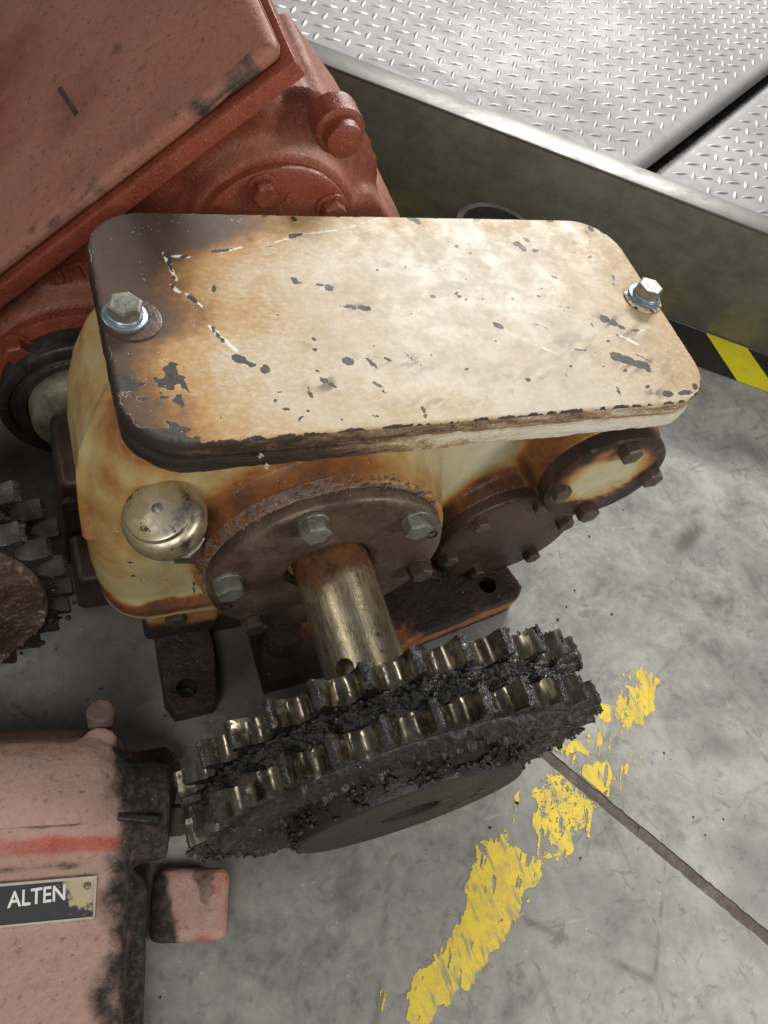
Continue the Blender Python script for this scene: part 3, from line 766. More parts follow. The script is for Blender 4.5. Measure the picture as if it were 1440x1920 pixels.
# olive/amber oil film of the left end, shade painted in; darker below lid corner
lw = sstep(P[:, 0], 0.125, 0.035)
n_d = fbm(P * [1, 1, .22], 40, 4, 15)
st = np.maximum(st, lw * (0.22 + 0.34 * (n_a - .35) + .26 * (n_d - .45)))
st = np.maximum(st, front * (.20 + .5 * (n_d - .45) + .3 * (n_a - .5)) * sstep(P[:, 0], .30, .20))
st = np.maximum(st, .34 * sstep(P[:, 2] + .02 * (n_a - .5), .225, .258) * front * sstep(P[:, 0], .22, .13))
st = np.maximum(st, 0.50 * sstep(P[:, 2], .205, .262) * sstep(P[:, 0], .15, .07) * sstep(P[:, 1], .40, .30))
st = np.maximum(st, 0.34 * np.exp(-((P[:, 0] - .035) / .016) ** 2 - ((P[:, 1] - .318) / .018) ** 2) * sstep(P[:, 2], .25, .17))
# rim band and pedestal
st = np.maximum(st, 0.62 * sstep(np.abs(P[:, 2] - .098) + 0.010 * (n_b - .5), .0085, .003) * sstep(P[:, 1], .33, .29))
st = np.maximum(st, 0.85 * sstep(P[:, 2] + 0.04 * (n_a - .5), .062, .034))
st = np.maximum(st, 0.42 * sstep(P[:, 2] + 0.04 * (n_a - .5), .082, .060))
st = np.maximum(st, 0.75 * sstep(P[:, 1], .34, .42) * sstep(P[:, 0], .06, .03) * 0.5)
chip = np.full(len(P), 9.0)
for (cx, cz, a, b) in ((.052, .152, 3.0, 1.8), (.054, .136, 1.6, 1.2), (.061, .130, 1.7, 1.3), (.071, .128, 1.2, .9), (.077, .127, 1.4, .9), (.045, .185, .7, 1.4), (.262, .226, 1.4, .8), (.268, .218, .9, .6), (.335, .232, 4.5, 1.5), (.30, .226, 1.2, 1.6), (.306, .230, 1.6, .8), (.298, .219, 1.2, .6), (.325, .224, 1.2, .7), (.315, .236, .9, .6)):
    d = np.hypot((P[:, 0] - cx) * 1000 / a, (P[:, 2] - cz) * 1000 / b); q = (d - 1) * min(a, b); q[P[:, 1] > .33] = 9
    chip = np.minimum(chip, q)
attrs(me, stain=np.clip(st, 0, 1), chip=chip)
obj('housing', me, M_CREAM, GB, 0)

# ---- lid
NU, NV = 760, 150
rr = 0.036
base = np.array(rrect(LX0, LX1, LY0, LY1, rr, 48))
seg = np.r_[0, np.cumsum(np.hypot(*(np.roll(base, -1, 0) - base).T))]
s = np.linspace(0, seg[-1], NU, endpoint=False)
cl = np.r_[base, base[:1]]
out = np.c_[np.interp(s, seg, cl[:, 0]), np.interp(s, seg, cl[:, 1])]
ctr = np.c_[(out[:, 0] > (LX0 + LX1) / 2) * 1.0, out[:, 1]]
hd = (LY1 - LY0) / 2
def inset(o, d):                      # push outline inward along its normal
    t = np.roll(o, -1, 0) - np.roll(o, 1, 0); t /= np.linalg.norm(t, axis=1)[:, None]
    return o + np.c_[-t[:, 1], t[:, 0]] * np.reshape(d, (-1, 1))
med = np.c_[np.clip(out[:, 0], LX0 + hd, LX1 - hd), np.full(NU, (LY0 + LY1) / 2)]
rows, zz = [], []
nzS = fbm(np.c_[out, np.zeros(NU)], 160, 4, 3) - 0.5
for k, (ins_, z) in enumerate(((.0016, LZ - .0120), (.0006, LZ - .0112), (.0, LZ - .0095), (.0001, LZ - .006), (.0, LZ - .0030), (.0001, LZ - .0014), (.0005, LZ - .0005), (.0012, LZ - .0001))):
    rows.append(np.c_[inset(out, ins_ + (0.0012 * nzS if k < 5 else 0.0006 * nzS)), np.full(NU, z)])
o2 = inset(out, .0020)
for t in np.linspace(0, 1, NV) ** 0.9:
    rows.append(np.c_[o2 + (med - o2) * t, np.full(NU, LZ)])
P = np.stack(rows, 1).reshape(-1, 3)
me = grid_mesh(P, NU, len(rows), True)
bm = bmesh.new(); bm.from_mesh(me); bmesh.ops.remove_doubles(bm, verts=bm.verts[:], dist=1e-6)
bmesh.ops.recalc_face_normals(bm, faces=bm.faces[:])
if sum(f.normal.z * f.calc_area() for f in bm.faces) < 0: bmesh.ops.reverse_faces(bm, faces=bm.faces[:])
me = mesh_of(bm)
P = co_of(me)
wv = (fbm(P, 12, 3, 2) - 0.5) * 0.0010; P[:, 2] += wv * (P[:, 2] > LZ - .001)
me.vertices.foreach_set('co', P.astype(np.float32).ravel())
na = fbm(P, 30, 5, 1); nb = fbm(P, 110, 4, 6)
xb = np.interp(P[:, 1], [.273, .28, .29, .30, .32, .335, .345, .357, .37, .39, .41, .425, .437, .448, .462], [.062, .062, .062, .063, .061, .063, .067, .090, .093, .088, .090, .104, .128, .145, .150])
d = (P[:, 0] - xb) + 0.020 * (na - .5) * 2 + 0.006 * (nb - .5)
st = np.interp(d, [-.06, -.018, -.004, .008, .022, .045, .08, .13, .17], [.88, .82, .72, .56, .43, .29, .15, .05, .01])
st = np.maximum(st, 0.26 * sstep(P[:, 1] + 0.02 * (na - .5), .285, .275) * sstep(P[:, 0], .30, .12))
st = np.maximum(st, (0.22 + .4 * (na - .5)) * sstep(P[:, 0], .33, .44))
st = np.maximum(st, (0.16 + .5 * (na - .5)) * sstep(P[:, 1], .42, .455))
st = np.maximum(st, 0.15 * sstep(fbm(P * [1, 1.6, 1], 12, 4, 31), .52, .66))
b2 = np.hypot((P[:, 0] - .4325), (P[:, 1] - .3712))
st = np.maximum(st, 0.52 * sstep(b2 + .008 * (na - .5), .024, .012))
st = np.maximum(st, 0.62 * sstep(np.hypot(P[:, 0] - .064, P[:, 1] - .366) + .01 * (na - .5), .04, .02))
CHIPS = [(93.1,421.0,2.75,-0.77,-0.84,-2.86),(93.2,414.2,1.62,-0.01,-0.68,-3.82),(93.7,408.0,1.33,0.48,0.01,-3.66),(94.0,400.9,1.33,0.46,0.01,-3.61),(103.5,419.0,2.31,-0.01,-0.27,-1.46),(91.9,392.6,1.3,0.6,0.15,-2.17),(100.6,383.2,2.42,-1.47,-0.76,-1.69),(102.9,379.9,0.92,-0.94,-0.7,-1.16),(116.4,390.6,1.91,-0.29,-1.24,-4.61),(109.0,356.5,1.58,1.02,0.63,-3.05),(110.6,352.1,1.27,0.8,0.63,-3.03),(112.4,347.3,1.23,0.92,0.63,-2.14),(118.5,332.0,3.64,-2.25,-1.54,-3.04),(123.3,328.0,3.65,-2.25,-0.98,-1.89),(132.3,323.2,2.83,-0.2,-0.89,-3.67),(128.3,424.9,7.86,1.56,-0.17,-1.49),(179.2,439.2,3.14,0.78,-0.36,-2.62),(184.1,440.9,3.21,1.15,-0.12,-1.55),(164.8,460.0,2.61,0.07,-0.53,-2.2),(175.2,461.4,3.03,0.08,-0.56,-2.22),(185.0,457.2,2.32,-2.43,-1.58,-2.42),(208.4,462.3,1.98,0.05,-0.65,-2.27),(233.0,461.8,4.09,0.1,-0.71,-2.31),(274.6,459.3,4.0,-2.31,-1.71,-2.78),(278.0,455.9,1.56,-2.96,-2.18,-2.27),(317.9,462.7,3.19,0.08,-0.96,-2.43),(328.6,461.2,3.69,0.09,-1.24,-3.05),(351.5,461.7,3.32,0.08,-1.06,-2.48),(393.4,460.8,3.29,-1.86,-2.25,-3.0),(427.8,451.4,1.48,-3.22,-2.31,-1.97),(436.9,447.1,1.7,-1.87,-2.18,-2.21),(169.8,397.7,2.32,-1.39,-0.97,-1.83),(171.8,394.7,3.28,-0.92,-0.57,-1.44),(186.4,392.5,5.44,-1.22,-0.56,-1.45),(191.3,389.4,3.46,-1.49,-1.38,-2.82),(299.9,430.2,1.33,-0.77,-1.07,-1.6),(308.3,422.9,1.31,-0.0,-0.45,-1.13),(280.8,382.1,3.17,1.16,-0.19,-1.94),(282.0,379.0,2.44,-0.07,-0.8,-2.04),(285.7,375.8,1.26,-0.74,-0.66,-0.95),(262.3,379.5,1.68,-1.34,-1.01,-1.36),(300.9,350.3,3.14,-2.96,-1.87,-2.11),(201.5,372.0,2.62,-1.58,-0.78,-1.33),(209.1,370.3,4.8,-1.11,-1.0,-2.35),(192.7,372.8,8.59,-1.55,-0.21,-0.56),(168.2,345.1,1.93,-1.18,-0.92,-1.63),(164.1,350.3,1.74,-4.91,-0.4,-0.33),(166.3,335.9,1.67,-0.1,-0.48,-1.73),(184.6,325.6,3.85,-2.35,-1.9,-3.15),(199.6,323.2,2.46,-4.13,-1.64,-1.57),(211.4,325.6,2.54,-1.54,-0.77,-1.21),(227.9,323.6,2.6,-5.89,-0.58,-0.47),(232.9,316.9,2.29,-5.21,-0.37,-0.29),(165.5,311.5,2.4,-1.48,-1.32,-2.25),(169.1,307.9,2.46,-2.49,-1.06,-1.36),(164.5,317.5,3.16,-5.12,-0.45,-0.45),(197.8,305.6,3.17,-3.23,-0.86,-1.04),(200.1,299.9,1.72,-2.85,-0.64,-0.59),(262.0,314.0,1.5,-0.11,-0.53,-1.33),(132.1,299.1,2.46,-0.22,-0.39,-1.55),(136.7,292.4,2.77,-0.25,-0.39,-1.54),(143.5,284.7,2.77,2.74,0.68,-1.07),(149.4,290.0,1.25,-0.12,-0.32,-1.16),(167.3,281.6,1.91,-0.19,-0.23,-0.77),(189.0,281.9,3.08,-0.86,-0.68,-1.53),(220.4,284.3,1.12,0.32,-0.19,-3.89),(220.0,279.3,1.49,0.42,-0.11,-2.31),(154.4,301.2,1.01,0.33,0.05,-3.44),(352.0,432.8,3.29,-0.8,-1.68,-2.9),(354.5,428.1,1.86,-3.75,-2.48,-2.24),(361.8,437.0,1.85,-2.72,-1.47,-1.47),(364.8,425.2,2.9,-0.71,-1.38,-2.31),(410.4,418.1,2.46,-0.01,-0.91,-1.78),(419.7,394.5,1.73,0.97,0.18,-2.84),(416.2,388.8,1.41,-0.81,-1.34,-1.58),(367.7,396.5,1.83,-1.46,-1.3,-1.51),(380.6,317.5,3.89,-2.3,-3.13,-3.54),(387.3,313.1,6.45,-2.75,-2.93,-3.64),(396.2,308.5,7.2,-3.08,-2.61,-3.18),(400.7,304.2,0.63,-3.08,-2.57,-1.41),(389.3,353.2,3.69,-2.16,-2.87,-3.37),(394.9,348.7,2.58,-2.77,-2.8,-2.62),(399.5,344.2,2.69,-1.57,-1.67,-1.9),(381.2,331.6,1.78,-0.1,-0.78,-1.49),(381.5,304.1,2.17,-0.16,-1.02,-1.88),(405.1,281.4,4.64,-1.39,-2.04,-2.65),(419.8,281.1,7.55,0.05,-1.43,-2.77),(431.1,285.6,2.73,-0.22,-2.3,-3.73),(392.0,288.7,2.61,-0.21,-1.04,-1.84),(302.2,301.9,2.1,-0.64,-1.06,-1.73),(375.7,347.4,-0.03,-4.51,-1.03,-0.48),(366.0,286.1,1.94,0.78,0.01,-4.86),(332.7,305.2,0.46,0.17,-0.68,-10.15),(332.3,349.4,7.67,-4.54,-0.43,-0.55),(351.4,325.8,7.57,-2.18,-0.31,-0.47),(409.4,340.6,3.71,-0.18,-0.57,-1.03),(293.0,336.5,1.19,-0.07,-0.4,-0.95),(322.4,375.7,1.28,-0.04,-0.45,-1.04),(252.0,408.9,1.2,-0.01,-0.37,-1.06),(202.3,399.2,0.46,0.05,-1.39,-5.99),(202.9,341.4,2.51,-4.24,-0.34,-0.33),(150.7,366.8,1.01,-0.04,-0.23,-0.91),(130.6,381.4,0.66,-0.02,-0.21,-0.92),(145.1,400.1,0.69,-0.01,-0.23,-0.97),(299.3,376.4,1.66,-0.05,-0.42,-1.03),(345.3,377.7,1.65,-0.97,-1.14,-1.48)]
X, Y = P[:, 0] * 1000, P[:, 1] * 1000
chip = np.full(len(P), 9.0)
for cx, cy, ax, ay, bx, by in CHIPS:
    Mi = np.linalg.inv(np.array([[ax, bx], [ay, by]]))
    near = (np.abs(X - cx) < 22) & (np.abs(Y - cy) < 22)
    uv = Mi @ np.stack([X[near] - cx, Y[near] - cy])
    dd = np.hypot(*uv); gl = min(np.hypot(ax, ay), np.hypot(bx, by))
    chip[near] = np.minimum(chip[near], (dd - 1) * max(gl, 0.55) + 0.25)
r2_ = np.random.default_rng(5)
def segd(x0, y0, x1, y1):
    vx, vy = x1 - x0, y1 - y0; t = np.clip(((X - x0) * vx + (Y - y0) * vy) / (vx * vx + vy * vy), 0, 1)
    return np.hypot(X - x0 - t * vx, Y - y0 - t * vy)
for _ in range(34):
    x0, y0, a, L = r2_.uniform(120, 440), r2_.uniform(278, 455), r2_.normal(-.5, .8), r2_.uniform(3, 16)
    chip = np.minimum(chip, segd(x0, y0, x0 + L * math.cos(a), y0 + L * math.sin(a)) + r2_.uniform(-.1, .45))
for _ in range(150):
    x0, y0, a = r2_.uniform(70, 440), r2_.uniform(277, 458), r2_.uniform(0, 6)
    chip = np.minimum(chip, np.hypot((X - x0) / r2_.uniform(.5, 1.6), (Y - y0) / r2_.uniform(.5, 1.4)) * .9 - r2_.uniform(-.4, .55))
wl = np.zeros(len(P))
for x0, y0, x1, y1, w_ in ((184, 441, 215, 446, .7), (215, 446, 255, 462, .6), (92, 422, 95, 399, 1.6), (93, 420, 107, 419, 1.0), (91, 394, 95, 388, 1.4), (99, 386, 106, 376, 1.4), (107, 359, 119, 338, 1.3), (128, 424, 142, 428, .9), (166, 433, 176, 437, .8), (305, 345, 340, 318, .4), (410, 338, 425, 344, .6), (395, 336, 404, 328, 1.6)):
    dd = segd(x0, y0, x1, y1) + (fbm(P, 260, 3, 3) - .5) * 3.2
    wl = np.maximum(wl, sstep(dd, w_ * .8 + .2, w_ * .8 - .2))
attrs(me, wline=wl)
sm = np.zeros(len(P)); st_n = fbm(P @ np.array([[.85, -.5, 0], [.5, .85, 0], [0, 0, 1.]]) * np.array([.5, 1.7, 1]), 170, 4, 44)
for cx, cy, ax_, ay_, am in ((165.5, 309, 11, 7, .9), (184, 325, 9, 6, .8), (204, 322, 9, 6, .7), (228, 321, 11, 8, .6), (392, 351, 12, 8, .9), (400, 338, 10, 10, .6), (208, 371, 10, 4, .8), (186, 393, 9, 4, .8), (395, 309, 18, 8, .8), (395, 284, 9, 6, .8), (133, 425, 12, 3, .6), (165, 346, 6, 7, .7), (410, 345, 14, 16, .4), (350, 330, 30, 20, .35), (300, 300, 40, 12, .3), (260, 415, 30, 8, .25), (420, 300, 14, 14, .4), (240, 290, 30, 6, .4)):
    sm = np.maximum(sm, am * np.exp(-((X - cx) / ax_) ** 2 - ((Y - cy) / ay_) ** 2))
attrs(me, smudge=np.clip(sm * sstep(st_n, .46, .62) * 1.1, 0, .85))
# ragged peeling in the near left corner
pz = sstep(P[:, 0], .088, .066) * sstep(P[:, 1], .335, .318)
chip = np.minimum(chip, np.where(pz > .02, (fbm(P, 75, 4, 77) - .36 - .16 * pz) * 60, 9))
# worn arris along the edges
ed = np.minimum.reduce([X - LX0 * 1000, LX1 * 1000 - X, Y - LY0 * 1000, LY1 * 1000 - Y])
cxn = np.clip(P[:, 0], LX0 + rr, LX1 - rr); cyn = np.clip(P[:, 1], LY0 + rr, LY1 - rr)
ed = np.where((cxn != P[:, 0]) & (cyn != P[:, 1]), (rr - np.hypot(P[:, 0] - cxn, P[:, 1] - cyn)) * 1000, ed)
en = fbm(P, 170, 3, 14)
chip = np.minimum(chip, ed - np.interp(P[:, 1], [.274, .279, .42, .46], [1.9, 1.2, .4, 1.1]) * 3.2 * (en - 0.36))
chip = np.where(P[:, 2] < LZ - .0016, 9, chip)
side = P[:, 2] < LZ - .0008
attrs(me, stain=np.clip(st, 0, 1), chip=chip)
lid = obj('lid', me, [M_LID, M_EDGE], GB, 35)
mi = np.zeros(len(me.polygons), np.int32); cz = np.empty(len(me.polygons) * 3, np.float32); me.polygons.foreach_get('center', cz)
mi[cz.reshape(-1, 3)[:, 2] < LZ - .0013] = 1
me.polygons.foreach_set('material_index', mi)
P = co_of(me); Pw = P + np.array([0.24, 0.36, 0])
es = np.interp(Pw[:, 0], [.05, .10, .2, .30, .44], [.72, .62, .46, .34, .30])
me2 = me.attributes['stain']
q = np.clip(st, 0, 1); q = np.where(Pw[:, 2] < LZ - .0013, es, q)
me2.data.foreach_set('value', q.astype(np.float32))

def layer(name, x_in, z0, z1, bulge, lo, seed, mat):
    rws = []
    n_ = fbm(np.c_[out, np.zeros(NU)], 120, 4, seed) - .5; n2_ = fbm(np.c_[out, np.ones(NU)], 60, 3, seed + 1) - .5
    for k, t in enumerate(np.linspace(0, 1, 7)):
        n3_ = fbm(np.c_[out, np.full(NU, t * .02)], 220, 3, seed + 4) - .5
        rws.append(np.c_[inset(out, x_in - bulge * math.sin(math.pi * t) + .0016 * n_ + .0010 * n3_), np.full(NU, z0 + (z1 - z0) * t) + (.0022 * n2_ if k == 0 else 0)])
    rws = [np.c_[inset(out, .02), rws[0][:, 2]]] + rws + [np.c_[inset(out, .02), np.full(NU, z1)]]
    m_ = grid_mesh(np.stack(rws, 1).reshape(-1, 3), NU, len(rws), True)
    b_ = bmesh.new(); b_.from_mesh(m_); bmesh.ops.recalc_face_normals(b_, faces=b_.faces[:]); m_ = mesh_of(b_)
    p = co_of(m_)
    attrs(m_, stain=np.interp(p[:, 0], [.05, .09, .17, .22, .30, .44], lo) + 0.5 * sstep(p[:, 1], .30, .34) * .4)
    return obj(name, m_, mat, GB, 35)
layer('gasket', .0022, LZ - .0148, LZ - .0118, .0004, [.8, .7, .5, .4, .36, .36], 40, M_EDGE)
layer('lid_flange', .0005, LZ - .0262, LZ - .0146, .0006, [.85, .82, .62, .26, .08, .06], 51, M_EDGE)

# lid bolts with washers
WA = ring_mesh('wide_washer', .0172, .006, .0014, M_CAPD); WB = ring_mesh('zinc_washer', .0128, .005, .0022, M_ZINCB); WC = ring_mesh('spring_washer', .0104, .005, .0024, M_ZINCB)
HB = hexbolt(.0103, .0070, mat=M_ZINC)
HB2 = hexbolt(.0103, .0070, mat=M_GREYBOLT)
WCR = ring_mesh('wide_washer', .0150, .006, .0012, M_LID)
for (bx, by, rot, dx, big) in ((.0635, .3660, 12, -.0035, True), (.4335, .3716, 38, .0012, False)):
    w = inst('washer', WA if big else WCR, Matrix.Translation((bx, by, LZ)), GB)
    inst('washer', WB, Matrix.Translation((bx + dx, by + .001, LZ + .0013)), GB)
    inst('washer', WC, Matrix.Translation((bx + dx, by + .001, LZ + .0034)), GB)
    inst('lid_bolt', HB2 if big else HB, Matrix.Translation((bx + dx, by + .001, LZ + .0056)) @ Matrix.Rotation(R3(rot), 4, 'Z'), GB)
# lifted flakes hanging from the lid edge
for (fx, fz, s_, a) in ((.1245, .2590, .8, .3), (.119, .2695, .7, 1.1)):
    bm = bmesh.new(); n_ = 9
    vs = [bm.verts.new((fx + s_ * .0035 * math.cos(t) * random.uniform(.4, 1.1), .2722 - .0012 - .0009 * math.sin(3 * t), fz + s_ * .0032 * math.sin(t) * random.uniform(.4, 1.1))) for k, t in enumerate([a + 2 * math.pi * k / n_ for k in range(n_)])]
    bm.faces.new(vs); r_ = bmesh.ops.extrude_face_region(bm, geom=bm.faces[:])
    bmesh.ops.translate(bm, verts=[v for v in r_['geom'] if isinstance(v, bmesh.types.BMVert)], vec=(0, .0006, 0))
    bmesh.ops.recalc_face_normals(bm, faces=bm.faces[:])
    obj('paint_flake', bm, M_FLAKE, GB, 0)

# ---- bearing covers
AX = np.array([-.0195, 1, .0387]); AX /= np.linalg.norm(AX)
FWD = (0, -1, 0)
def cover(name, c, prof, mat, seg=96, jit=0.0):
    bm = bmesh.new(); lathe(bm, c, FWD, prof, seg, jit=jit)
    me = mesh_of(bm); rough_up(me, 0.00025, 120, 9)
    return obj(name, me, mat, GB, 40)
cv1 = cover('bearing_cover', C1, [(.0300, -.020), (.0300, -.004), (.0330, -.001), (.0365, .0002), (.050, -.0006), (.062, .0002), (.0775, .0), (.0810, -.0015), (.0826, -.004), (.0826, -.0118), (.070, -.0118)], M_CAP, 128)
bm = bmesh.new(); lathe(bm, C1, FWD, [(.0278, -.018), (.0278, -.007), (.0300, -.0065), (.0302, -.018)], 80); obj('shaft_seal', bm, M_BLACK, GB)
# ragged gasket and dried dirt ring round the first cover
nu, nv = 900, 26
A = np.linspace(0, 2 * math.pi, nu, endpoint=False); tv = np.linspace(0, 1, nv)
AA, TT = np.meshgrid(A, tv, indexing='ij'); aa = AA.ravel(); t_ = TT.ravel()
rc = np.interp(t_, [0, .35, .6, .85, 1], [.0824, .0834, .0846, .0862, .0885]); yc = np.interp(t_, [0, .35, .6, .85, 1], [.2655, .2632, .2640, .2660, .2705])
amp = np.clip(.55 + .65 * np.cos(aa - R3(125)), .12, 1.2)
q = np.c_[C1[0] + rc * np.cos(aa), yc, C1[2] + rc * np.sin(aa)]
dn = (fbm(q, 130, 4, 61) - .42) * .0040 * amp + (fbm(q, 420, 3, 62) - .5) * .0022 * amp - .0016 * (1.1 - amp)
q = q + np.c_[np.cos(aa) * .6, -.8 + 0 * aa, np.sin(aa) * .6] * dn[:, None]
me = grid_mesh(q, nu, nv, True)
obj('dried_gasket', me, M_CRUST, GB, 0)
K = 420; an = rng.uniform(R3(40), R3(215), K)
rr_ = .0856 + rng.normal(0, .0020, len(an)); yy = .2648 + rng.uniform(-.003, .003, len(an))
pos = np.c_[C1[0] + rr_ * np.cos(an), yy, C1[2] + rr_ * np.sin(an)]; sz = rng.uniform(.0004, .0012, len(an))
obj('caked_dirt', lumps(pos, np.c_[np.cos(an), 0 * an, np.sin(an)], sz, 3, .75), M_CRUST, GB, 50, kind='stuff')
cv2 = cover('bearing_cover', C2, [(0, -.0005), (.030, -.0005), (.046, 0), (.0595, 0), (.0620, -.0014), (.0628, -.003), (.0628, -.0105), (.05, -.0105)], M_CAPD)
cv2['label'] = 'dark oily cover with bolts round its edge'
bm = bmesh.new(); lathe(bm, C3, FWD, [(0, .0), (.02, .0)] + [(r, 0) for r in np.linspace(.022, .0450, 22)] + [(.0475, -.0006), (.0498, -.0022), (.0505, -.005), (.0505, -.0145), (.04, -.0145)], 128)
me = mesh_of(bm); p = co_of(me); rough_up(me, .0003, 110, 5)
q = np.hypot(p[:, 0] - C3[0] + .002, p[:, 2] - C3[2] + .003 - .004); lowr = sstep(p[:, 2] - C3[2] - .45 * (p[:, 0] - C3[0]), .004, -.03)
st = np.interp(q + .010 * (fbm(p, 60, 4, 3) - .5) + .022 * (fbm(p, 150, 4, 6) - .5) * (.3 + lowr) + .016 * lowr, [0, .026, .034, .040, .044, .06], [.05, .1, .34, .56, .8, .9])
st[p[:, 1] > C3[1] + .0012] = .8
attrs(me, stain=st, chip=np.full(len(p), 9.0))
o = obj('bearing_cover', me, M_CREAM, GB, 40, label='cream bearing cover scorched orange and black round its rim')

HG = hexbolt(.0098, .0098, mat=M_GREYBOLT); HBR = hexbolt(.0092, .0085, mat=M_BROWNBOLT); HS = hexbolt(.0078, .0072, mat=M_BROWNBOLT); HSD = hexbolt(.0078, .0072, mat=M_CAPD)
COLL = ring_mesh('bolt_collar', .0098, .004, .0026, M_GREYBOLT)
def face_bolt(c, r, deg, me, rot, y=0.0, lift=0.0, nm='cover_bolt'):
    p = (c[0] + r * math.cos(R3(deg)), c[1] - y, c[2] + r * math.sin(R3(deg)))
    m_ = frame(p, FWD) @ Matrix.Rotation(R3(rot), 4, 'Z') @ Matrix.Translation((0, 0, lift))
    return inst(nm, me, m_, GB)
for dg, me_, rot in ((111, HG, 8), (49, HG, 22), (-10, HBR, 40), (174, HG, 50), (-130, HBR, 10), (-70, HBR, 5)):
    face_bolt(C1, .0720, dg, COLL if me_ is HG else ring_mesh('bolt_collar', .0095, .004, .002, M_BROWNBOLT), 0, 0, -.0004, 'bolt_collar')
    face_bolt(C1, .0720, dg, me_, rot, 0, .0018)
for dg in (24, 203):                                                # jacking holes
    bm = bmesh.new(); p = (C1[0] + .0745 * math.cos(R3(dg)), C1[1] - .0004, C1[2] + .0745 * math.sin(R3(dg)))
    lathe(bm, p, FWD, [(.0042, .0006), (.0036, .0006), (.0034, -.004), (0, -.004)], 20); obj('jacking_hole', bm, M_BLACK, GB)
for dg, rot in ((139, 10), (79, 30), (199, 5), (19, 44), (-41, 12), (-101, 0)):
    face_bolt(C2, .0525, dg, HS if dg in (139, 79, 199) else HSD, rot, .0, -.0006)
for dg, rot in ((94, 14), (186, 33), (4, 8), (274, 25)):
    face_bolt(C3, .0400, dg, HBR if dg != 186 else HS, rot, .0, -.0004)

# ---- shaft (tilted with the sprocket axis)
SO = np.array([.1854, .1036, .1488])
def onax(t): return SO + AX * t
bm = bmesh.new()
a, b = onax(.004), onax(.175)
prof = [(0, .0)] + [(.0266, h) for h in np.linspace(.0, .170, 60)] + [(0, .171)]
lathe(bm, a, AX, prof, 96)
me = mesh_of(bm)
kw = bmesh.new()                                                    # keyway that runs under the sprocket
nA = Vector(AX); kE1 = Vector((1, 0, 0)); kE1 = (kE1 - nA * kE1.dot(nA)).normalized(); kE3 = kE1.cross(nA)
ku = kE1 * math.cos(R3(138)) + kE3 * math.sin(R3(138))
cyl(kw, Vector(onax(.0735)) + ku * .0165, Vector(onax(.0735)) + ku * .04, .0068, .0068, 24)
me = cut(me, kw); kw = bmesh.new()
kv = nA.cross(ku)
box(kw, .0165, .04, -.0068, .0068, -.02, .0735, Matrix(((ku.x, kv.x, nA.x, SO[0]), (ku.y, kv.y, nA.y, SO[1]), (ku.z, kv.z, nA.z, SO[2]), (0, 0, 0, 1))))
me = cut(me, kw)
P = co_of(me); tt = (P - SO) @ AX
attrs(me, stain=np.interp(tt + .02 * (fbm(P, 60, 4, 2) - .5), [0, .10, .125, .14, .155], [.02, .05, .3, .62, .85]))
obj('shaft', me, M_SHAFT, GB, 40)

# ---- chrome breather
BS = np.array([.0830, .272, .182]); BD = np.array([-.36, -.06, .93]); BD /= np.linalg.norm(BD)
bp = [(0.0, .0555), (.0035, .0555), (.0040, .0542), (.008, .0538), (.0135, .0530), (.0178, .0519), (.0184, .0508), (.0186, .0494), (.0192, .0496), (.0208, .0470), (.0222, .0410), (.0226, .0355), (.0218, .0300), (.0195, .0245), (.0160, .0205), (.0125, .0180), (.0105, .0165), (.0095, .0120), (.0095, -.006)]
bp = [(0, .0540), (.006, .0540), (.012, .0536), (.0178, .0528), (.0194, .0520), (.0200, .0508), (.0201, .0492), (.0206, .0490), (.0226, .0478), (.0240, .0452), (.0246, .0410), (.0244, .0360), (.0232, .0305), (.0205, .0255), (.0165, .0218), (.0130, .0198), (.0110, .0185), (.0100, .0130), (.0100, -.006)]
bm = bmesh.new(); lathe(bm, BS, BD, bp, 72)
me = mesh_of(bm); P = co_of(me); attrs(me, stain=np.clip(.9 * sstep((P - BS) @ BD, .034, .02), 0, 1))
br = obj('breather_cap', me, M_CHROME, GB, 35)
bm = bmesh.new(); lathe(bm, BS + BD * .0532, BD, [(.0033, 0), (.0032, .0012), (.0018, .0022), (0, .0024)], 24)
obj('rivet', bm, M_GREYBOLT, br)
bm = bmesh.new(); lathe(bm, BS, BD, [(.0118, -.006), (.0118, .004), (.0100, .0052), (.0095, .006)], 6); obj('breather_nut', bm, M_CAP, GB)
bm = bmesh.new(); fb = Vector(BS + BD * .014) + Vector((.006, -.009, 0))
tube(bm, [fb + Vector((.006, -.001, .010)), fb + Vector((.0035, -.0025, .004)), fb + Vector((-.001, -.0025, -.0035))], .0016, 8)
obj('paint_flake', bm, M_SILVER, GB)

# ---- mounting feet
def foot_attr(me, efn):
    P = co_of(me); attrs(me, rust=np.clip(efn(P), 0, 1))
Ra, Rb = np.array([.150, .2290]), np.array([.395, .2655])
bm = bmesh.new()
prism(bm, [(.150, .2300), (.268, .2400), (.392, .2625), (.400, .272), (.392, .300), (.385, .34), (.150, .34)], .0005, .030)
box(bm, .150, .385, .315, .35, .02, .055)
cyl(bm, (.168, .262, .03), (.168, .262, .052), .018, .014, 24)
me = cast(bm, .0018, 4, .5)
hb = bmesh.new(); cyl(hb, (.366, .2790, -.01), (.366, .2790, .06), .0082, .0082, 40)
me = cut(me, hb); rough_up(me, .0007, 120, 6)
foot_attr(me, lambda P: .12 + .62 * sstep(np.abs(P[:, 2] - .016) + .012 * (fbm(P, 40, 3, 1) - .5), .013, .004) * sstep(P[:, 0], .20, .27) * (nor_of(me)[:, 1] < -.5) + .42 * sstep(fbm(P, 26, 4, 7), .58, .66) + .3 * sstep(P[:, 0], .385, .396))
obj('mounting_foot', me, M_FOOT, GB, 50, label='rusty front foot bar with one bolt hole')
bm = bmesh.new()
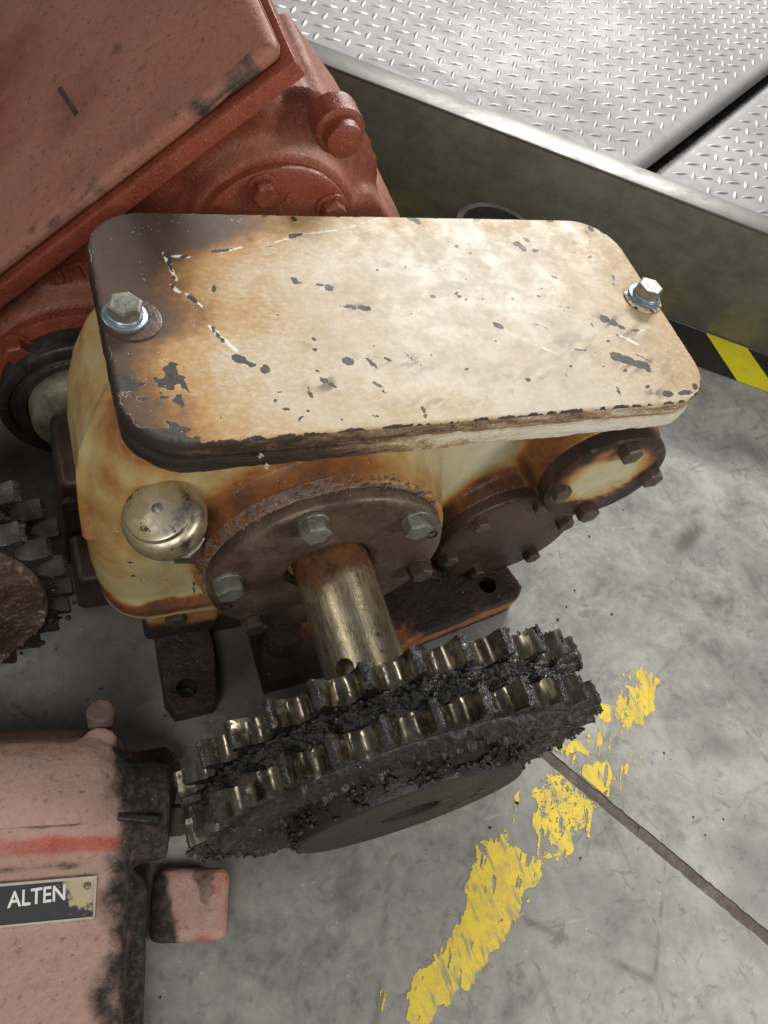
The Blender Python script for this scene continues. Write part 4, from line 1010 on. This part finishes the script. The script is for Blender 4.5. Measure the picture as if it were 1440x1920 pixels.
prism(bm, [(.0735, .2360), (.079, .2225), (.110, .2235), (.117, .262), (.118, .31), (.076, .31), (.0745, .270)], .0005, .020)
prism(bm, [(.072, .290), (.119, .290), (.119, .34), (.072, .34)], .01, .045)
me = cast(bm, .0018, 5, .5)
hb = bmesh.new(); cyl(hb, (.0905, .2415, -.01), (.0905, .2415, .06), .0080, .0080, 40)
me = cut(me, hb); rough_up(me, .0006, 110, 3)
foot_attr(me, lambda P: .16 + .3 * sstep(P[:, 2], .05, .08) + .15 * sstep(fbm(P, 30, 4, 7), .55, .65))
obj('mounting_foot', me, M_FOOT, GB, 50, label='dark front foot pad at the left corner with one bolt hole')
inst('foot_bolt', hexbolt(.008, .006, mat=M_BROWNBOLT), frame((.087, .2832, .060), FWD), GB)
# side bracket behind the left wall
bm = bmesh.new(); box(bm, .0175, .062, .372, .44, .0005, .118, None, .006, 3); box(bm, .022, .07, .33, .40, .0005, .05, None, .006, 3)
obj('side_bracket', bm, M_CAPD, GB, 40)
bm = bmesh.new(); lathe(bm, (.026, .372, .095), FWD, [(.008, 0), (.008, .004), (.0062, .0055), (0, .0058)], 24); obj('bracket_bolt', bm, M_CAPD, GB)

# ================================================================== DOUBLE CHAIN SPROCKETS
NT = 30
def plate_outline(phase, rp=.1246, rrl=.0093, ro=.1298):
    pts, kind = [], []
    half = math.pi / NT
    for k in range(NT):
        g = R3(phase) + 2 * math.pi * k / NT + half                  # gap centre; tips sit at phase + k*pitch
        loc = []
        for th in np.linspace(-68, 68, 11):
            t = R3(th); loc.append((rrl * math.sin(t), rp - rrl * math.cos(t), 0))
        l = [(-.0112, ro - .0012, 0)] + loc + [(.0112, ro - .0012, 0), (.0119, ro, 1), (.0138, ro - .0001, 1)]
        for t, rho, kd in l:
            aa = g + t / rho; pts.append((rho * math.cos(aa), rho * math.sin(aa))); kind.append(kd)
    return pts, kind
def sprocket_plate(phase, v0, v1, mtx, seed):
    pts, kind = plate_outline(phase); r_ = np.random.default_rng(seed)
    n = len(pts); vs = np.linspace(v0, v1, 9); bm = bmesh.new(); rings = []
    for i, v in enumerate(vs):
        end = i in (0, len(vs) - 1)
        ring = []
        for (x, y), kd in zip(pts, kind):
            j = r_.normal(0, .00045 if kd else .00006)
            f = 1 + j / .13 - (.0004 / .13 if end else 0)
            ring.append(bm.verts.new((x * f, y * f, v + (r_.normal(0, .0003) if end else 0))))
        rings.append(ring)
    for A, B in zip(rings, rings[1:]):
        for k in range(n):
            f = bm.faces.new((A[k], A[(k + 1) % n], B[(k + 1) % n], B[k]))
            kk = k % 15
            f.material_index = 1 if 0 <= kk <= 11 else 0
    for ring, sgn in ((rings[0], 0), (rings[-1], 1)):
        v = vs[0] if sgn == 0 else vs[-1]
        inner = [bm.verts.new((.060 * math.cos(math.atan2(y, x)), .060 * math.sin(math.atan2(y, x)), v)) for x, y in pts]
        mid = [bm.verts.new((.112 * math.cos(math.atan2(y, x)), .112 * math.sin(math.atan2(y, x)), v)) for x, y in pts]
        for A, B in ((ring, mid), (mid, inner)):
            for k in range(n):
                try: bm.faces.new((A[k], A[(k + 1) % n], B[(k + 1) % n], B[k]))
                except ValueError: pass
    bmesh.ops.recalc_face_normals(bm, faces=bm.faces[:])
    bm.transform(mtx)
    return bm
def sprocket(origin, axis, phase, label, seed, dust=False, rich=True):
    """axis points away from the viewer; local z = distance behind the front face of the front plate"""
    ax = Vector(axis).normalized()
    e1 = Vector((1, 0, 0)); e1 = (e1 - ax * e1.dot(ax)).normalized(); e3 = e1.cross(ax)
    mtx = Matrix(((e1.x, e3.x, ax.x, origin[0]), (e1.y, e3.y, ax.y, origin[1]), (e1.z, e3.z, ax.z, origin[2]), (0, 0, 0, 1)))
    mn = np.array(mtx)
    def wp(L): return L @ mn[:3, :3].T + mn[:3, 3]
    root = empty('chain_sprocket', tuple(origin), label, 'sprocket', 'double chain sprockets')
    TP = .0144; GAP = .0282
    for v0, sd in ((0.0, 1), (GAP, 2)):
        obj('toothed_plate', sprocket_plate(phase, v0, v0 + TP, mtx, seed + sd), [M_GREASE, M_TOOTH], root, 38)
    # lumpy grease packed between the two plates
    nu, nv = 1000, 24
    A = np.linspace(0, 2 * math.pi, nu, endpoint=False); V = np.linspace(TP - .001, GAP + .001, nv)
    AA, VV = np.meshgrid(A, V, indexing='ij'); q = np.c_[np.cos(AA.ravel()) * .115, np.sin(AA.ravel()) * .115, VV.ravel()]
    rad_ = .1138 + .0030 * sstep(np.cos(AA.ravel() - R3(45)), -.1, .7) + .0055 * (fbm(q, 60, 3, seed) - .5) + .0095 * (np.abs(fbm(q, 190, 4, seed + 3) - .5) * 2) ** .8 - .003 + .0030 * (fbm(q, 480, 2, seed + 6) - .5) + .0022 * np.cos((VV.ravel() - (TP + GAP) / 2) / (GAP - TP) * math.pi) 
    L = np.c_[np.cos(AA.ravel()) * rad_, np.sin(AA.ravel()) * rad_, VV.ravel()]
    me = grid_mesh(wp(L), nu, nv, True); me.flip_normals()
    obj('grease_band', me, M_GREASE, root, 0)
    # front face grease film
    nu, nv = 1000, 96
    A = np.linspace(0, 2 * math.pi, nu, endpoint=False); Rr = np.linspace(.058, .1135, nv)
    AA, RR = np.meshgrid(A, Rr, indexing='ij'); q = np.c_[np.cos(AA.ravel()) * RR.ravel(), np.sin(AA.ravel()) * RR.ravel(), 0 * AA.ravel()]
    rv = RR.ravel(); up = np.sin(AA.ravel())
    clump = sstep(fbm(q, 130, 4, seed + 8), .50, .68) * (np.exp(-((rv - .080) / .0075) ** 2) * sstep(up, -.5, .3) + .55 * np.exp(-((rv - .111) / .004) ** 2))
    hgt = .0006 + .0014 * fbm(q, 70, 4, seed + 5) + .0013 * sstep(fbm(q, 330, 3, seed + 21), .5, .72) + (.0052 + .003 * (fbm(q, 420, 3, seed + 12) - .5)) * clump
    hgt[rv > .1132] = -.0004
    L = np.c_[q[:, :2], -hgt]
    me = grid_mesh(wp(L), nu, nv, True)
    me.flip_normals()
    obj('grease_film', me, M_PLATEFACE, root, 0)
    # hub
    hz = -.0168
    bm = bmesh.new()
    lathe(bm, (0, 0, 0), (0, 0, -1), [(.0195, .006), (.0195, -hz - .0008), (.0205, -hz), (.030, -hz), (.0440, -hz - .0002), (.0560, -hz), (.0700, -hz), (.0714, -hz - .0012), (.0720, -hz - .004), (.0722, .0005), (.0735, -.001)], 128, jit=.0002)
    for f in bm.faces:
        c_ = f.calc_center_median()
        if math.hypot(c_.x, c_.y) > .0715: f.material_index = 1
    bm.transform(mtx); obj('hub', bm, [M_HUB, M_PLATEFACE], root, 35)
    bm = bmesh.new(); lathe(bm, (0, 0, 0), (0, 0, -1), [(.0194, .006), (0, .0062)], 48); bm.transform(mtx); obj('shaft_end', bm, M_BLACK, root, 0)
    bm = bmesh.new(); box(bm, -.0022, .0022, .0175, .0255, hz - .0003, hz + .004); bm.transform(mtx @ Matrix.Rotation(R3(-60), 4, 'Z')); obj('hub_key', bm, M_BLACK, root, 0)
    sp_, sn_, ss_ = [], [], []
    rs_ = np.random.default_rng(seed + 40)
    for t_ in np.linspace(-40, 12, 40):                              # grease smeared in an arc on the hub face
        for _ in range(3): sp_.append(((.0475 + rs_.normal(0, .0012)) * math.cos(R3(t_)), (.0475 + rs_.normal(0, .0012)) * math.sin(R3(t_)), hz + .0002)); sn_.append((0, 0, -1)); ss_.append(rs_.uniform(.0006, .0018))
    for _ in range(40): 
        a_, b_ = rs_.uniform(0, 6.3), rs_.uniform(.03, .068); sp_.append((b_ * math.cos(a_), b_ * math.sin(a_), hz + .0002)); sn_.append((0, 0, -1)); ss_.append(rs_.uniform(.0004, .0013))
    obj('hub_grease', lumps(wp(np.array(sp_)), np.array(sn_) @ mn[:3, :3].T, np.array(ss_), seed + 41, .45), M_GREASE, root, 60, kind='stuff')
    # clods of grease
    r_ = np.random.default_rng(seed); pos, nr, sz = [], [], []
    for _ in range(320 if rich else 60):                           # between the plates
        a = r_.uniform(0, 2 * math.pi); v = r_.uniform(TP, GAP); rho = r_.uniform(.112, .1175)
        pos.append((rho * math.cos(a), rho * math.sin(a), v)); nr.append((math.cos(a), math.sin(a), 0)); sz.append(r_.uniform(.0007, .0019))
    for _ in range(170 if rich else 60):                            # front face near the hub
        a = R3(r_.uniform(-20, 215)); rho = .0735 + abs(r_.normal(0, .0065)); 
        if vnoise(np.array([[math.cos(a) * 7, math.sin(a) * 7, 0]]), 1, 3)[0] < .35: continue
        pos.append((rho * math.cos(a), rho * math.sin(a), -.0016)); nr.append((0, 0, -1)); sz.append(r_.uniform(.0007, .0021))
    for _ in range(300 if rich else 40):                            # on the side of the hub
        a = R3(r_.uniform(-25, 220)); v = r_.uniform(-.0150, -.001)
        if vnoise(np.array([[math.cos(a) * 6, math.sin(a) * 6, v * 120]]), 1, 5)[0] < .38: continue
        rho = .0722 + r_.uniform(0, .0012)
        pos.append((rho * math.cos(a), rho * math.sin(a), v)); nr.append((math.cos(a), math.sin(a), 0)); sz.append(r_.uniform(.0007, .0022))
    for _ in range(700 if rich else 60):                           # on the lands and tooth corners
        k = r_.integers(0, NT); g = R3(phase) + 2 * math.pi * k / NT + r_.normal(0, .017)
        c_ = math.degrees(g) % 360
        if rich and 95 < c_ < 200 and r_.uniform() < .8: continue
        pl = r_.choice([0.0, GAP]); v = pl + r_.choice([0.0, TP, r_.uniform(0, TP)], p=[.4, .4, .2])
        rho = r_.uniform(.117, .1300)
        if abs(v - pl) > .0015 and abs(v - pl - TP) > .0015: rho = .1298
        pos.append((rho * math.cos(g), rho * math.sin(g), v)); nr.append((math.cos(g), math.sin(g), 0)); sz.append(r_.uniform(.0003, .0012))
    for _ in range(300 if rich else 90):                             # ragged lower edge
        a = R3(r_.uniform(190, 365)); rho = r_.uniform(.112, .1312)
        pos.append((rho * math.cos(a), rho * math.sin(a), r_.uniform(-.001, .003))); nr.append((0, 0, -1)); sz.append(r_.uniform(.0006, .0022))
    pos = wp(np.array(pos)); nr = np.array(nr) @ mn[:3, :3].T
    obj('grease_clods', lumps(pos, nr, np.array(sz), seed, .8), M_GREASE, root, 60, kind='stuff')
    return root, mtx
SP, SPM = sprocket(SO, AX, 110.7, 'greasy black double chain sprocket in front on the shaft of the cream gearbox', 100)
SP2, SPM2 = sprocket((-.1125, .280, .120), (-.02, 1, .03), 84.0, 'dusty black double sprocket cut off by the left edge of the photo', 300, rich=False)
for o in SP2.children:
    if o.name.startswith('toothed_plate'): o.data.materials[1] = M_TOOTHD
    if o.name.startswith('grease_film') or o.name.startswith('hub'):
        o.data.materials.clear(); o.data.materials.append(M_CAP)

# ================================================================== RED GEARBOX (behind, tipped 45 degrees)
T = R3(44.5)
RM = Matrix(((math.cos(T), 0, -math.sin(T), 0), (0, 1, 0, 0), (math.sin(T), 0, math.cos(T), 0), (0, 0, 0, 1)))   # local x along the flange, z out of the cover
RG = empty('gearbox', (0.2, 0.70, 0.0), 'large red oxide gearbox tipped at a slant behind the cream gearbox', 'gearbox')
def rloc(x, y, z): return tuple(RM @ Vector((x, y, z)))
def rinv(x, y, z): return RM.inverted() @ Vector((x, y, z))
RC = rinv(.196, .51, .2236); HC = rinv(.050, .475, .081)
bm = bmesh.new()
box(bm, -.045, .358, .535, .80, -.118, .1225, None, .018, 3)
def rcyl(cx, cz, r0, y0, r1, y1, seg=72): cyl(bm, (cx, y0, cz), (cx, y1, cz), r0, r1, seg)
rcyl(RC.x, RC.z, .0655, .5175, .069, .536); rcyl(RC.x, RC.z, .069, .5355, .098, .558)
rcyl(HC.x, HC.z, .080, .508, .084, .536); rcyl(HC.x, HC.z, .084, .5355, .112, .560)
# end rib, lower step and corner swelling
box(bm, .335, .372, .526, .80, -.112, -.006, None, .010, 3)
# raised pad that carries cast characters
box(bm, -.012, .062, .527, .56, -.003, .034, Matrix.Translation((.134, 0, .0865)) @ Matrix.Rotation(R3(22), 4, 'Y'), .003, 2)
me = cast(bm, .0036, 7, .5)
rough_up(me, .0006, 70, 21)
me.transform(RM)
P = co_of(me); N = nor_of(me)
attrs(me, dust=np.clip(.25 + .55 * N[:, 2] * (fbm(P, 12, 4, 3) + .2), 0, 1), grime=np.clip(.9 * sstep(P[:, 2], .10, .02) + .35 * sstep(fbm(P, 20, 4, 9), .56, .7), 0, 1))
obj('housing', me, M_RED, RG, 0)
bm = bmesh.new(); box(bm, -.36, .388, .498, .86, .1235, .1365, RM, .0016, 2)
me = mesh_of(bm); obj('split_flange', me, M_RED, RG, 40)
# cover: finely gridded top so dust and scars can sit on it
bm = bmesh.new(); box(bm, -.36, .384, .503, .86, .1373, .1500, None, .0075, 4)
me = mesh_of(bm)
bm = bmesh.new(); bm.from_mesh(me)
bmesh.ops.subdivide_edges(bm, edges=[e for e in bm.edges if e.calc_length() > .1], cuts=50, use_grid_fill=True)
me = mesh_of(bm); rough_up(me, .0007, 40, 33); me.transform(RM)
P = co_of(me)
attrs(me, dust=np.clip(.62 + .9 * (fbm(P, 9, 4, 12) - .42), 0, 1), grime=np.maximum(.5 * sstep(fbm(P, 26, 4, 5), .66, .74), .62 * sstep(P[:, 1], .522, .509) * sstep(fbm(P, 46, 4, 19), .52, .64)))
obj('cover', me, M_RED, RG, 40, label='dusty red cover plate, brownish on top')
sl = rinv(.0860, .585, .2430)
bm = bmesh.new(); box(bm, -.0022, .0022, -.004, .040, .1490, .1508, RM @ Matrix.Translation((rinv(.0885, 0, .2393).x, .588, 0)) @ Matrix.Rotation(R3(14), 4, 'Z'), .0008); obj('dark_slot_strip', bm, M_CAPD, RG)  # dark strip stands in for the shade of a slot in the cover
# bearing cap with bolts and cast letters
def rlathe(name, c, y, prof, mat, seg=96):
    b_ = bmesh.new(); lathe(b_, (c.x, y, c.z), (0, -1, 0), prof, seg); b_.transform(RM)
    m_ = mesh_of(b_)
    return obj(name, m_, mat, RG, 40)
rlathe('bearing_cap', RC, .510, [(0, 0), (.050, 0), (.0575, 0), (.0600, -.0016), (.0605, -.004), (.0605, -.012)], M_RED)
rlathe('bearing_cap', HC, .500, [(.02, 0), (.072, 0), (.0750, -.0016), (.0755, -.004), (.0755, -.012)], M_RED)
RB = hexbolt(.0098, .0105, mat=M_RED); RW = ring_mesh('bolt_washer', .0122, .004, .0022, M_RED)
def rbolt(c, r, deg, y, rot):
    a = R3(deg)
    w = rloc(c.x, 0, c.z); p = (w[0] + r * math.cos(a), y, w[2] + r * math.sin(a))
    m_ = frame(p, FWD) @ Matrix.Rotation(R3(rot), 4, 'Z')
    inst('bolt_washer', RW, m_, RG); inst('cap_bolt', RB, m_ @ Matrix.Translation((0, 0, .0018)), RG)
for dg, rot in ((112, 10), (38, 25), (180, 0), (252, 20), (325, 10)): rbolt(RC, .0475, dg, .5098, rot)
for dg, rot in ((136, 12), (80, 30), (190, 4), (30, 0)): rbolt(HC, .068, dg, .4998, rot)
# plug bolt by the top edge
p = rloc(.385, .0, .085)
pl = (.2280, .512, .3140)
bm = bmesh.new(); lathe(bm, pl, FWD, [(.018, -.02), (.018, .0), (.0165, .0015), (.0135, .002), (.0128, .012), (.011, .0135), (0, .0135)], 40)
obj('plug', bm, M_RED, RG)
# cast characters
tm = text_mesh('AA', .0098, .0010, .0003)
tm.transform(Matrix.Translation((.1895, .5100, .2560)) @ Matrix.Rotation(R3(90), 4, 'X') @ Matrix.Rotation(R3(6), 4, 'Z'))
obj('cast_letters', tm, M_RED, RG, 0)
tm = text_mesh('LIFT S', .0215, .0018, .0005, .92)
tw = co_of(tm)[:, 0].max()
tm.transform(RM @ Matrix.Translation((.1372, .5275, .0925)) @ Matrix.Rotation(R3(22), 4, 'Y') @ Matrix.Diagonal((.040 / tw, 1, 1, 1)) @ Matrix.Rotation(R3(90), 4, 'X'))
obj('cast_letters', tm, M_RED, RG, 0)
# dark hub of its low shaft
rlathe('hub_ring', HC, .475, [(.046, -.004), (.0475, .0), (.0525, .0005), (.0545, -.003), (.0585, -.0035), (.0605, .0), (.0660, -.0002), (.0680, -.002), (.0682, -.008), (.0640, -.009), (.0640, -.03)], M_RING, 110)
rlathe('hub_face', HC, .458, [(0, .005), (.018, .0046), (.034, .002), (.0420, -.0012), (.0440, -.004), (.0452, -.012), (.047, -.04)], M_PALE, 80)
for dg in (110, 150, 200, 235):
    a = R3(dg); w = rloc(HC.x, 0, HC.z)
    bm = bmesh.new(); lathe(bm, (w[0] + .0562 * math.cos(a), .4786, w[2] + .0562 * math.sin(a)), FWD, [(.0026, .0003), (.0022, .0003), (.002, -.003), (0, -.003)], 14); obj('tapped_hole', bm, M_BLACK, RG)
bm = bmesh.new(); w = rloc(HC.x, 0, HC.z); lathe(bm, (w[0] - .020, .4550, w[2] - .004), FWD, [(.0030, -.002), (.0030, .0005), (.0022, .0006), (.0022, -.002), (0, -.002)], 18); obj('centre_plug', bm, M_BLACK, RG)

# ================================================================== SMALL RED MACHINE (bottom left)
AN = empty('gear_unit', (-.04, .12, 0), 'dusty faded red machine housing with a black nameplate in the lower left corner', 'gear unit')
AM = Matrix.Translation((0, .15, 0)) @ Matrix.Rotation(R3(-11), 4, 'Z')
def aloc(x, y, z): return AM @ Vector((x, y, z))
bm = bmesh.new()
loft(bm, [(.0, -.30, .036, -.012, .052, .010), (.050, -.30, .038, -.012, .055, .022), (.070, -.30, .036, -.011, .053, .024), (.081, -.30, .029, -.007, .047, .024), (.088, -.30, .015, .002, .036, .014), (.0905, -.30, -.004, .010, .026, .007)])
loft(bm, [(.0, -.30, .034, -.30, .0, .006), (.068, -.30, .034, -.30, .0, .008), (.0755, -.30, .031, -.30, .0, .006), (.077, -.30, .026, -.29, .0, .004)])
cyl(bm, (-.30, .052, .030), (.0, .052, .030), .02, .02, 24)
cyl(bm, (.012, .046, .0), (.012, .046, .078), .015, .012, 24)
cyl(bm, (.02, .010, .045), (.058, .010, .045), .036, .030, 48)
box(bm, .015, .046, -.25, -.024, .0, .040, None, .010, 2)
me = cast(bm, .0022, 10, .5); rough_up(me, .0007, 130, 2)
me.transform(AM); P = co_of(me); N = nor_of(me); Lc = np.array([(AM.inverted() @ Vector(p))[:] for p in P])
dust = .55 + .42 * np.clip(N[:, 2], 0, 1) + .7 * (fbm(P, 24, 4, 8) - .5)
dust -= .65 * sstep(np.abs(Lc[:, 1] + .016) + .006 * (fbm(P, 60, 3, 2) - .5), .0075, .003) * sstep(Lc[:, 0], .04, .02)
gr = sstep(Lc[:, 0] + .028 * (fbm(P, 50, 4, 3) - .5), .004, .046)
gr = np.maximum(gr, .75 * sstep(np.abs(Lc[:, 1] + .0055), .0014, .0004) * sstep(Lc[:, 0], .03, .0)* .8)  # thin dark line paints the groove's shade into the mask
gr = np.maximum(gr, .5 * sstep(np.abs(Lc[:, 1] + .0275) + .004 * (fbm(P, 60, 3, 12) - .5), .004, .001) * sstep(Lc[:, 0], .02, .0))
attrs(me, dust=np.clip(dust, 0, 1), grime=np.clip(gr, 0, 1))
obj('housing', me, M_PINK, AN, 0)
def abolt(p, ax, me_, nm): return inst(nm, me_, frame(tuple(aloc(*p)), tuple(AM.to_3x3() @ Vector(ax))), AN)
SB = hexbolt(.0098, .012, mat=M_CRUST)
bm = bmesh.new(); lathe(bm, tuple(aloc(.013, .060, .045)), (0, .25, 1), [(.006, -.02), (.006, .022), (.0092, .0225), (.0095, .034), (.0078, .036), (0, .036)], 10); obj('breather_bolt', bm, M_CRUST, AN)
# ear with hole
bm = bmesh.new(); prism(bm, [(.030, .008), (.062, .012), (.068, .050), (.056, .060), (.030, .056)], .012, .026, AM)
me = mesh_of(bm); hb = bmesh.new(); q = aloc(.0505, .040, 0); cyl(hb, (q.x, q.y, 0), (q.x, q.y, .06), .0085, .0085, 32)
me = cut(me, hb); foot_attr(me, lambda P: .34 + 0 * P[:, 0]); obj('mounting_ear', me, M_FOOT, AN, 40)
abolt((.058, .002, .050), (1, -.1, .35), hexbolt(.0105, .012, mat=M_BROWNBOLT), 'end_bolt')
bm = bmesh.new(); box(bm, -.013, .013, -.0022, .0022, -.012, .0008, Matrix.Translation(tuple(aloc(.038, -.003, .080))) @ Matrix.Rotation(R3(-19), 4, 'Z'), .0012); obj('thin_fin', bm, M_RING, AN)
bm = bmesh.new(); box(bm, .052, .103, -.062, -.016, .0005, .020, AM @ Matrix.Rotation(R3(-4), 4, 'Z'), .007, 3); me = cast(bm, .0016, 4); rough_up(me, .0009, 110, 8)
P = co_of(me); attrs(me, dust=np.clip(.75 + 1.2 * (fbm(P, 60, 3, 4) - .5), 0, 1), grime=np.clip(1.1 * sstep(P[:, 0], .060, .045) + .5 * sstep(fbm(P, 40, 4, 3), .54, .66), 0, 1)); obj('mounting_foot', me, M_PINK, AN, 40)
# nameplate
npb = Matrix.Translation((.0072, .1117, .0782)) @ Matrix.Rotation(R3(-10.5), 4, 'Z')
gx, gy = np.meshgrid(np.linspace(-.105, 0, 90), np.linspace(-.0215, 0, 46), indexing='ij')
me = grid_mesh(np.c_[gx.ravel(), gy.ravel(), np.full(gx.size, .0010)], 90, 46)
attrs(me, wear=np.clip(.31 + .62 * sstep(gx.ravel(), -.026, -.004) * sstep(gy.ravel(), -.024, -.0) + .3 * sstep(gx.ravel(), -.06, -.1), 0, 1))
me.transform(npb); npo = obj('nameplate', me, M_NAME, AN, 0, label='black nameplate with white lettering')
bm = bmesh.new()
for x0, x1, y0, y1 in ((-.105, .0008, -.0004, .0010), (-.0002, .0008, -.0215, -.0006), (-.105, .0008, -.0223, -.0213)): box(bm, x0, x1, y0, y1, -.001, .0016, npb)
obj('plate_edge', bm, M_SILVER, npo, 0)
tm = text_mesh('ALTEN', .0122, .0002, .00022, 1.0); P = co_of(tm); wv = P[:, 0].max() - P[:, 0].min()
tm.transform(npb @ Matrix.Translation((-.0470, -.0122, .0013)) @ Matrix.Rotation(R3(3), 4, 'Z') @ Matrix.Diagonal((.0312 / wv, 1, 1, 1)))
obj('plate_lettering', tm, M_WHITE, npo, 0)
bm = bmesh.new(); bmesh.ops.create_uvsphere(bm, u_segments=14, v_segments=8, radius=.0021, matrix=npb @ Matrix.Translation((-.0042, -.0042, .0012)) @ Matrix.Diagonal((1, 1, .6, 1))); obj('plate_rivet', bm, M_GREYBOLT, npo, 60)
